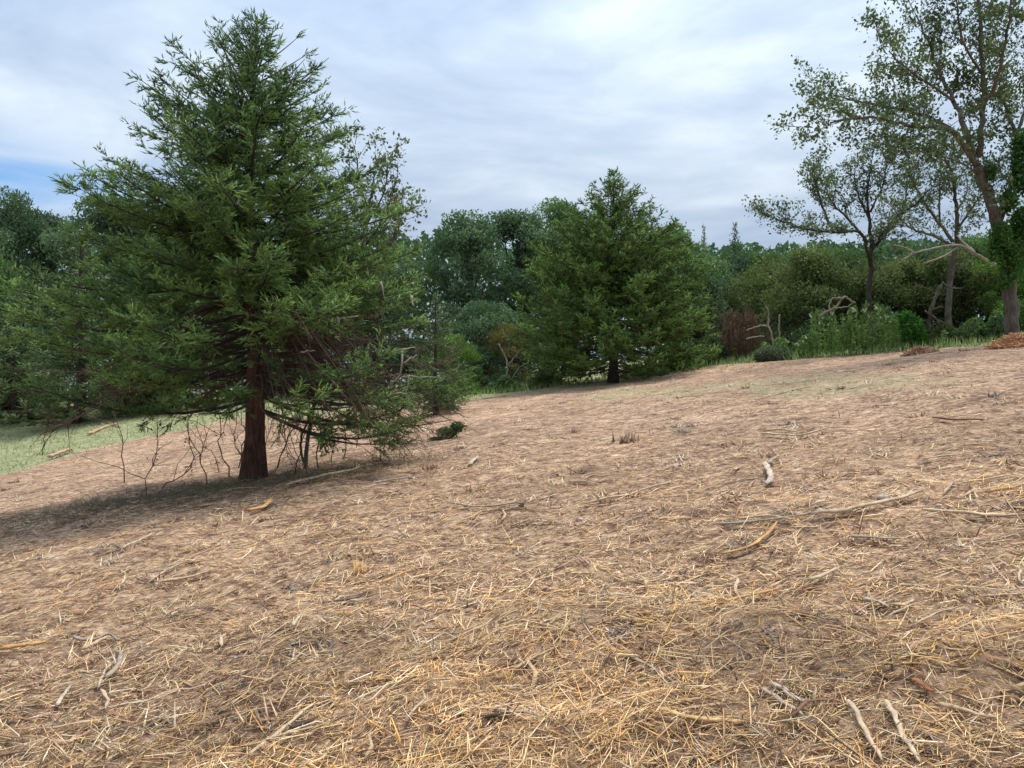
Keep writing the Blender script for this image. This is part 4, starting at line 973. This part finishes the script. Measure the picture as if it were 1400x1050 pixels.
# ---------------------------------------------------------------- sticks, logs, chips lying about
COLS = dict(pale=(.58, .47, .34), grey=(.38, .32, .26), dgrey=(.20, .17, .15), white=(.54, .47, .38), tan=(.58, .43, .27), orange=(.60, .36, .15), yellow=(.72, .50, .22), brown=(.24, .14, .09), dark=(.09, .06, .045), pink=(.52, .34, .24), red=(.30, .13, .07))
sticks = [
 ('branch', [(612, 692), (640, 698), (680, 697), (718, 694)], 5, 'grey', 0, 'grey brown branch lying across mid field with a dark stub at its right end'),
 ('branch', [(1040, 597), (1080, 600), (1118, 594), (1162, 590)], 5, 'pale', 0, 'long pale branch high on the slope, above the curved white pieces'),
 ('branch', [(1040, 594), (1070, 592), (1100, 596)], 4, 'tan', 0, 'shorter tan stick lying along the top of the long pale branch'),
 ('split_wood', [(1046, 640), (1052, 655), (1049, 670)], 9, 'white', 0, 'curved whitish piece of split wood standing out on the right slope'),
 ('split_wood', [(1050, 640), (1060, 632), (1066, 628)], 6, 'grey', 0, 'grey split piece touching the top of the curved whitish one'),
 ('branch', [(1108, 712), (1160, 706), (1210, 694), (1262, 679)], 9, 'pale', 0, 'thickest long pale branch on the right slope, tapering to the right'),
 ('branch', [(975, 724), (1020, 722), (1070, 716), (1115, 711)], 6, 'grey', 0, 'grey branch running left from the thickest pale branch'),
 ('branch', [(1010, 716), (1050, 712), (1090, 718)], 5, 'tan', 0, 'tan broken stick crossing the grey branch on the right slope'),
 ('bark_slab', [(1162, 743), (1195, 745), (1232, 746)], 10, 'grey', 0, 'flat grey slab of bark below the thickest pale branch'),
 ('branch', [(1275, 576), (1310, 579), (1346, 580)], 5, 'brown', 0, 'dark brown stick high on the slope near the right edge'),
 ('branch', [(1260, 705), (1310, 709), (1355, 714), (1400, 712)], 8, 'pale', 0, 'thick pale stick running out at the right frame edge'),
 ('branch', [(1262, 633), (1290, 629), (1318, 627)], 4, 'pale', 0, 'thin pale stick on the slope above the right end of the thickest branch'),
 ('split_wood', [(1318, 667), (1360, 660), (1398, 652)], 5, 'tan', 0, 'tan splinter rising toward the right frame edge'),
 ('split_wood', [(1350, 681), (1372, 677), (1390, 675)], 8, 'orange', 0, 'short orange tan chunk above the thick pale stick at the right edge'),
 ('bark_slab', [(985, 766), (1020, 758), (1045, 742), (1062, 722)], 8, 'orange', 0, 'curved orange brown strip of bark left of the flat grey slab'),
 ('split_wood', [(800, 694), (860, 682), (922, 665)], 5, 'pale', 0, 'long thin pale splinter in mid field pointing up right'),
 ('split_wood', [(1105, 802), (1128, 795), (1150, 785)], 7, 'pale', 0, 'short pale splinter pointing up right, below the flat grey slab'),
 ('branch', [(0, 897), (30, 892), (62, 888)], 9, 'orange', 0, 'orange broken stick cut by the left frame edge'),
 ('split_wood', [(222, 802), (255, 797), (290, 787)], 6, 'tan', 0, 'pale tan splinter in the left foreground pointing up right'),
 ('split_wood', [(522, 804), (545, 794), (568, 785)], 6, 'orange', 0, 'orange splinter in the centre left foreground'),
 ('branch', [(440, 832), (468, 828), (496, 822)], 5, 'dgrey', 0, 'dark grey twig left of the golden straw'),
 ('branch', [(400, 864), (404, 857), (410, 851)], 5, 'white', 0, 'tiny white stick left of centre in the foreground'),
 ('branch', [(145, 936), (160, 922), (164, 905), (160, 898)], 7, 'grey', 0, 'curved grey stick in the left foreground'),
 ('branch', [(78, 974), (86, 960), (96, 946)], 6, 'white', 0, 'short white stick in the lower left foreground'),
 ('split_wood', [(74, 1026), (92, 1027), (112, 1018)], 12, 'pink', 0, 'pinkish chunk of wood near the lower left corner'),
 ('branch', [(100, 878), (125, 884), (148, 876), (160, 884)], 6, 'grey', 0, 'crooked pale grey twig above the curved grey stick'),
 ('split_wood', [(110, 898), (130, 888), (150, 878)], 7, 'tan', 0, 'tan stick crossing the crooked grey twig'),
 ('bark_slab', [(396, 1006), (415, 1000), (436, 990)], 11, 'dark', 0, 'dark curled piece of bark in the bottom centre left'),
 ('split_wood', [(330, 1048), (370, 1018), (405, 990), (432, 968)], 6, 'pale', 0, 'long pale splinter pointing up right beside the dark curled bark'),
 ('split_wood', [(900, 980), (935, 990), (975, 996), (1018, 998)], 11, 'yellow', 0, 'thick yellow split piece in the bottom centre right'),
 ('split_wood', [(1000, 970), (960, 975), (915, 983)], 6, 'tan', 0, 'tan splinter lying against the thick yellow piece'),
 ('branch', [(1054, 944), (1070, 952), (1082, 962), (1100, 970)], 9, 'white', 0, 'whitish peeling stick in the right foreground'),
 ('split_wood', [(1040, 950), (1070, 970), (1098, 988)], 8, 'grey', 0, 'greyish tan split piece below the whitish peeling stick'),
 ('branch', [(862, 906), (892, 922), (922, 942)], 6, 'grey', 0, 'grey stick above the thick yellow piece, pointing down right'),
 ('branch', [(848, 928), (875, 924), (896, 925)], 5, 'dgrey', 0, 'short dark grey stick under the grey stick above the yellow piece'),
 ('split_wood', [(1160, 968), (1178, 1000), (1206, 1052)], 9, 'pale', 0, 'left one of two long pale splinters at the bottom right'),
 ('split_wood', [(1212, 968), (1228, 1002), (1256, 1052)], 9, 'pale', 0, 'right one of two long pale splinters at the bottom right'),
 ('branch', [(1282, 972), (1320, 982), (1362, 992)], 9, 'tan', 0, 'tan stick in the lower right foreground pointing down right'),
 ('split_wood', [(1180, 829), (1198, 832), (1216, 838)], 8, 'white', 0, 'short white splinter in the right foreground'),
 ('split_wood', [(1222, 836), (1236, 836), (1250, 830)], 7, 'pale', 0, 'short pale splinter right beside the white one'),
 ('branch', [(1340, 824), (1370, 822), (1402, 820)], 5, 'pale', 0, 'thin pale stick at the right edge of the foreground'),
 ('bark_slab', [(1248, 940), (1262, 948), (1276, 958)], 12, 'red', 0, 'rusty red flake of bark in the lower right foreground'),
 ('branch', [(392, 668), (430, 658), (468, 650), (496, 641)], 6, 'pale', 0, 'pale fallen branch just right of the big cedar trunk'),
 ('branch', [(508, 666), (535, 660), (562, 655)], 5, 'grey', 0, 'grey branch right of the pale fallen one by the big cedar'),
 ('split_wood', [(642, 640), (648, 633), (654, 628)], 5, 'white', 0, 'small white chip on the slope right of the big cedar'),
 ('log', [(66, 630), (82, 624), (98, 618)], 9, 'pink', 0, 'short pinkish log on the grass at the far left'),
 ('branch', [(120, 596), (140, 588), (160, 582)], 5, 'pink', 0, 'brown stick on the grass under the left branches'),
 ('split_wood', [(340, 704), (358, 700), (372, 690)], 7, 'orange', 0, 'orange shredded chip below the big cedar trunk'),
 ('split_wood', [(165, 756), (188, 745), (212, 733)], 4, 'pale', 0, 'thin pale splinter in the left mid field'),
 ('split_wood', [(550, 910), (580, 905), (602, 898)], 5, 'pale', 0, 'pale splinter at the left border of the golden straw'),
 ('branch', [(660, 990), (690, 985), (700, 970)], 8, 'dark', 0, 'dark broken twig lying in the golden straw at the bottom centre'),
 ('split_wood', [(700, 925), (735, 905), (770, 890)], 5, 'tan', 0, 'tan splinter in the golden straw left of the grey sticks'),
 ('branch', [(1080, 850), (1105, 848), (1128, 856)], 6, 'dgrey', 0, 'dark grey twig in the grey patch of straw on the right'),
 ('split_wood', [(960, 842), (1010, 826), (1070, 812)], 6, 'orange', 0, 'long orange brown splinter above the grey patch of straw'),
]
def stick_mesh(P, w, flat, rg, col, ends=True):
    k = len(P); s = np.linspace(0, 1, k)
    rad = w * (1 - .35 * s) * (1 + rg.normal(size=k) * .10)
    rad[0] *= .55; rad[-1] *= .35
    return tube(P, rad, 7, .10, col=col, flat=flat, rg=rg)
rgk = np.random.default_rng(170)
for nm, pts, w, ck, _, lab in sticks:
    G_ = [on_ground(px, py) for px, py in pts]
    c0 = G_[0] * .5 + G_[-1] * .5; c0.z = gz_(c0.x, c0.y)
    rw = w * .5 * c0.y / F_PX * 1.15
    P = curve_pts([np.array(g - c0) for g in G_], 11, rw * .18, rgk)
    P[:, 2] = H(P[:, 0] + c0.x, P[:, 1] + c0.y) - c0.z + rw * .8 + .03 * min(1, c0.y / 5)
    col = np.array(COLS[ck]) * rgk.uniform(.92, 1.06)
    V, T_, cc = stick_mesh(P, rw, .55 if nm != 'bark_slab' else .3, rgk, col)
    parts = [(V, T_, cc)]
    m = 5 if nm in ('branch', 'split_wood') else 0
    if m:                                        # torn fibres and side twigs at the ends
        i = rgk.choice([1, 2, 8, 9, 9], m); d = norm(P[i] - P[np.maximum(i - 1, 0)])
        d[i < 5] *= -1
        d = norm(d + rgk.normal(size=(m, 3)) * .35)
        parts.append(cones(P[i], d, rw * rgk.uniform(2, 7, m), rw * .28, np.tile(col, (m, 1)), rgk))
    V, T_, cc = join(parts)
    o = link(nm, tri_mesh(nm, V, T_, M_stick, cc, smooth=True)); o.location = c0
    tag(o, lab, {'branch': 'stick', 'split_wood': 'wood piece', 'bark_slab': 'bark', 'log': 'log'}[nm], 'sticks and split pieces lying on the field')
# short stubble and torn tufts standing out of the mulch all over the slope
rgt = np.random.default_rng(180)
tx, ty = scatter(460, 4, 33, 1.15, rgt, .72)
m = 14; j = np.repeat(np.arange(len(tx)), m); sz = rgt.uniform(.04, .17, len(tx))[j] * rgt.uniform(.4, 1.1, len(j))
O_ = np.stack([tx[j] + rgt.normal(size=len(j)) * .07, ty[j] + rgt.normal(size=len(j)) * .07, np.zeros(len(j))], -1); O_[:, 2] = H(O_[:, 0], O_[:, 1])
D_ = norm(np.stack([rgt.normal(size=len(j)) * 1.6, rgt.normal(size=len(j)) * 1.6, np.ones(len(j))], -1))
ct = np.array([COLS[k] for k in ('brown', 'tan', 'pink', 'pale', 'dgrey', 'tan')])[rgt.integers(0, 6, len(tx))][j] * rgt.uniform(.7, 1.3, (len(j), 1))
V, T_, cc = cones(O_, D_, sz, .006 + .0005 * O_[:, 1], ct, rgt)
tag(link('stubble', tri_mesh('stubble', V, T_, M_chip, cc)), 'torn stubble tufts standing out of the mulch', 'stubble', kind='stuff')
# stones
for (px, py, w, col, lab) in ((1150, 754, 9, (.62, .60, .56), 'small pale stone left of the flat grey bark slab'), (1206, 683, 15, (.62, .54, .46), 'flat pale stone above the thickest pale branch'), (795, 712, 9, (.62, .58, .52), 'small whitish stone in mid field'), (748, 986, 9, (.66, .62, .5), 'pale pebble sunk in the golden straw')):
    g = on_ground(px, py); r = w * .5 * g.y / F_PX
    u_, v_ = np.meshgrid(np.linspace(0, 2 * np.pi, 12, endpoint=False), np.linspace(0, np.pi, 8))
    V = np.stack([np.cos(u_) * np.sin(v_), np.sin(u_) * np.sin(v_), np.cos(v_) * .6], -1).reshape(-1, 3)
    V = V * r * (1 + .16 * np.sin(V[:, :1] * 3 + px) + .1 * np.cos(V[:, 1:2] * 4 + 2)) + np.array([0, 0, r * .4])
    T_ = []
    for a in range(7):
        for b in range(12):
            p, q2 = a * 12 + b, a * 12 + (b + 1) % 12
            T_ += [(p, p + 12, q2 + 12), (p, q2 + 12, q2)]
    o = link('stone', tri_mesh('stone', V, np.array(T_), M_stick, np.tile(np.array(col), (len(V), 1)), smooth=True)); o.location = g
    tag(o, lab, 'stone')
# shredded stubs that stand up
for k, (px, py, hp, wp, ck, lab) in enumerate((
   (490, 784, 28, 14, 'orange', 'splintered orange stub sticking up in the left centre foreground'), (712, 693, 20, 6, 'brown', 'dark upright stub at the right end of the grey brown branch'),
   (655, 672, 16, 22, 'brown', 'low shredded brown stump on the slope right of the big cedar'), (784, 592, 16, 7, 'brown', 'small dark upright stub high in mid field'),
   (763, 664, 14, 20, 'tan', 'low shredded tan stump in mid field'), (858, 604, 18, 24, 'brown', 'low twiggy stump high in mid field'), (1384, 835, 20, 24, 'tan', 'frayed tan stump at the right edge of the foreground'),
   (590, 640, 10, 20, 'brown', 'low shredded stump just right of the big cedar tips'), (1088, 640, 14, 8, 'pale', 'small pale upright splinter beside the curved whitish piece'))):
    g = on_ground(px, py); s = g.y / F_PX
    m = 26
    O_ = np.stack([rgk.normal(size=m) * wp * .3 * s, rgk.normal(size=m) * wp * .3 * s, np.full(m, -.01)], -1)
    D_ = norm(np.stack([rgk.normal(size=m) * .28, rgk.normal(size=m) * .28, np.ones(m)], -1))
    L = hp * s * rgk.uniform(.3, 1.05, m)
    c = np.array(COLS[ck]) * rgk.uniform(.6, 1.2, (m, 1))
    V, T_, cc = cones(O_, D_, L, max(wp * .10 * s, .006), c, rgk)
    o = link('stub', tri_mesh('stub', V, T_, M_chip, cc)); o.location = g
    tag(o, lab, 'stump', 'shredded stubs left standing')
# chip mounds at the upper edge
for px, py, wpx, hpx, col, lab in ((1388, 471, 36, 13, (.66, .38, .21), 'orange mound of fresh wood chips round the foot of the ivy clad trunk'), (1258, 480, 20, 4.5, (.46, .29, .19), 'low brown mound of chips at the field edge below the vine mound')):
    g = on_ground(px, py + 4); s = g.y / F_PX
    m = 2600
    a = rgk.uniform(0, 6.28, m); rr_ = rgk.random(m) ** .6
    x = np.cos(a) * rr_ * wpx * s; y = np.sin(a) * rr_ * wpx * s * .8
    z = hpx * s * np.maximum(0, 1 - rr_ ** 1.5) * (1 + .5 * noise(x * 2, y * 2, 5)) + (H(x + g.x, y + g.y) - g.z)
    D_ = norm(np.stack([rgk.normal(size=m), rgk.normal(size=m), rgk.normal(size=m) * .35], -1))
    L = rgk.uniform(.10, .38, m)
    c = np.array(col) * rgk.uniform(.5, 1.5, (m, 1))
    V, T_, cc = cones(np.stack([x, y, z + .02], -1) - D_ * (L * .5)[:, None], D_, L, .012, c, rgk)
    n1, n2 = 9, 20                               # solid core so the heap is closed
    rr2, aa = np.meshgrid(np.linspace(0, 1, n1), np.linspace(0, 2 * np.pi, n2, endpoint=False), indexing='ij')
    cx2, cy2 = np.cos(aa) * rr2 * wpx * s, np.sin(aa) * rr2 * wpx * s * .8
    cz2 = hpx * s * np.maximum(0, 1 - rr2 ** 1.5) * (1 + .5 * noise(cx2 * 2, cy2 * 2, 5)) + H(cx2 + g.x, cy2 + g.y) - g.z - .01 - .05 * rr2
    Tc = []
    for i in range(n1 - 1):
        for j in range(n2):
            p, q2 = i * n2 + j, i * n2 + (j + 1) % n2
            Tc += [(p, p + n2, q2 + n2), (p, q2 + n2, q2)]
    o = root('chip_mound', g, lab, 'mound', 'chip mounds')
    Vc = np.stack([cx2, cy2, cz2], -1).reshape(-1, 3)
    link('core', tri_mesh('mound_core', Vc, np.array(Tc), M_chip, np.tile(np.array(col) * .75, (len(Vc), 1)), smooth=True), o)
    link('chips', tri_mesh('mound_chips', V, T_, M_chip, cc), o, 'stuff')
# single larger splinters: seven shapes, copied
SH = []
for v in range(7):
    rg = np.random.default_rng(400 + v)
    P = curve_pts([(-.5, 0, 0), (-.1, rg.normal() * .05, .02), (.2, rg.normal() * .05, .01), (.5, 0, 0)], 7, .008, rg)
    col = COLS[('pale', 'tan', 'grey', 'pale', 'pink', 'tan', 'brown')[v]]
    t = stick_mesh(P, .026, .5, rg, col)
    m = 4; i = np.array([0, 1, 5, 6]); d = norm(np.stack([np.where(i > 3, 1., -1.), rg.normal(size=4) * .2, rg.normal(size=4) * .1], -1))
    f = cones(P[i], d, rg.uniform(.08, .3, m), .008, np.tile(col, (m, 1)), rg)
    V, T_, cc = join([t, f]); SH.append(tri_mesh('splinter', V, T_, M_stick, cc))
kinds = (('pale splinter of shredded wood lying loose on the mulch', 'pale splinters'), ('tan splinter of shredded wood lying loose on the mulch', 'tan splinters'), ('grey splinter of shredded wood lying loose on the mulch', 'grey splinters'), ('pale splinter of shredded wood lying loose on the mulch', 'pale splinters'),
         ('pinkish splinter of shredded wood lying loose on the mulch', 'pink splinters'), ('tan splinter of shredded wood lying loose on the mulch', 'tan splinters'), ('brown splinter of shredded wood lying loose on the mulch', 'brown splinters'))
rgz = np.random.default_rng(500)
xs, ys = scatter(560, 3.2, 26, 1.2, rgz, .62)
for k in range(min(270, len(xs))):
    x, y = float(xs[k]), float(ys[k])
    v = int(rgz.integers(0, 7))
    o = link('wood_splinter', SH[v])
    L = rgz.uniform(.14, .30) * (1 + .07 * y)
    Nn = slope_n(np.float64(x), np.float64(y))
    th = .35 + rgz.normal() * .8
    D_ = norm(np.array([math.cos(th), math.sin(th), 0]) - Nn * np.dot(Nn, [math.cos(th), math.sin(th), 0]) + Nn * rgz.normal() * .06)
    q_ = Vector(D_).to_track_quat('X', 'Z')
    o.rotation_mode = 'QUATERNION'; o.rotation_quaternion = q_
    o.location = (x, y, gz_(x, y) + .03); o.scale = (L, L * rgz.uniform(.7, 1.7), L * .9)
    zone = 'in the foreground' if y < 5.5 else 'in mid field' if y < 11 else 'on the upper slope'
    side = ', left part' if x / y < -.22 else ', right part' if x / y > .22 else ', centre'
    tag(o, kinds[v][0].split(' lying')[0] + ' lying loose ' + zone + side, 'wood piece', kinds[v][1])
tot = sum(len(m.polygons) for m in bpy.data.meshes)
print('TOTAL unique tris', tot)
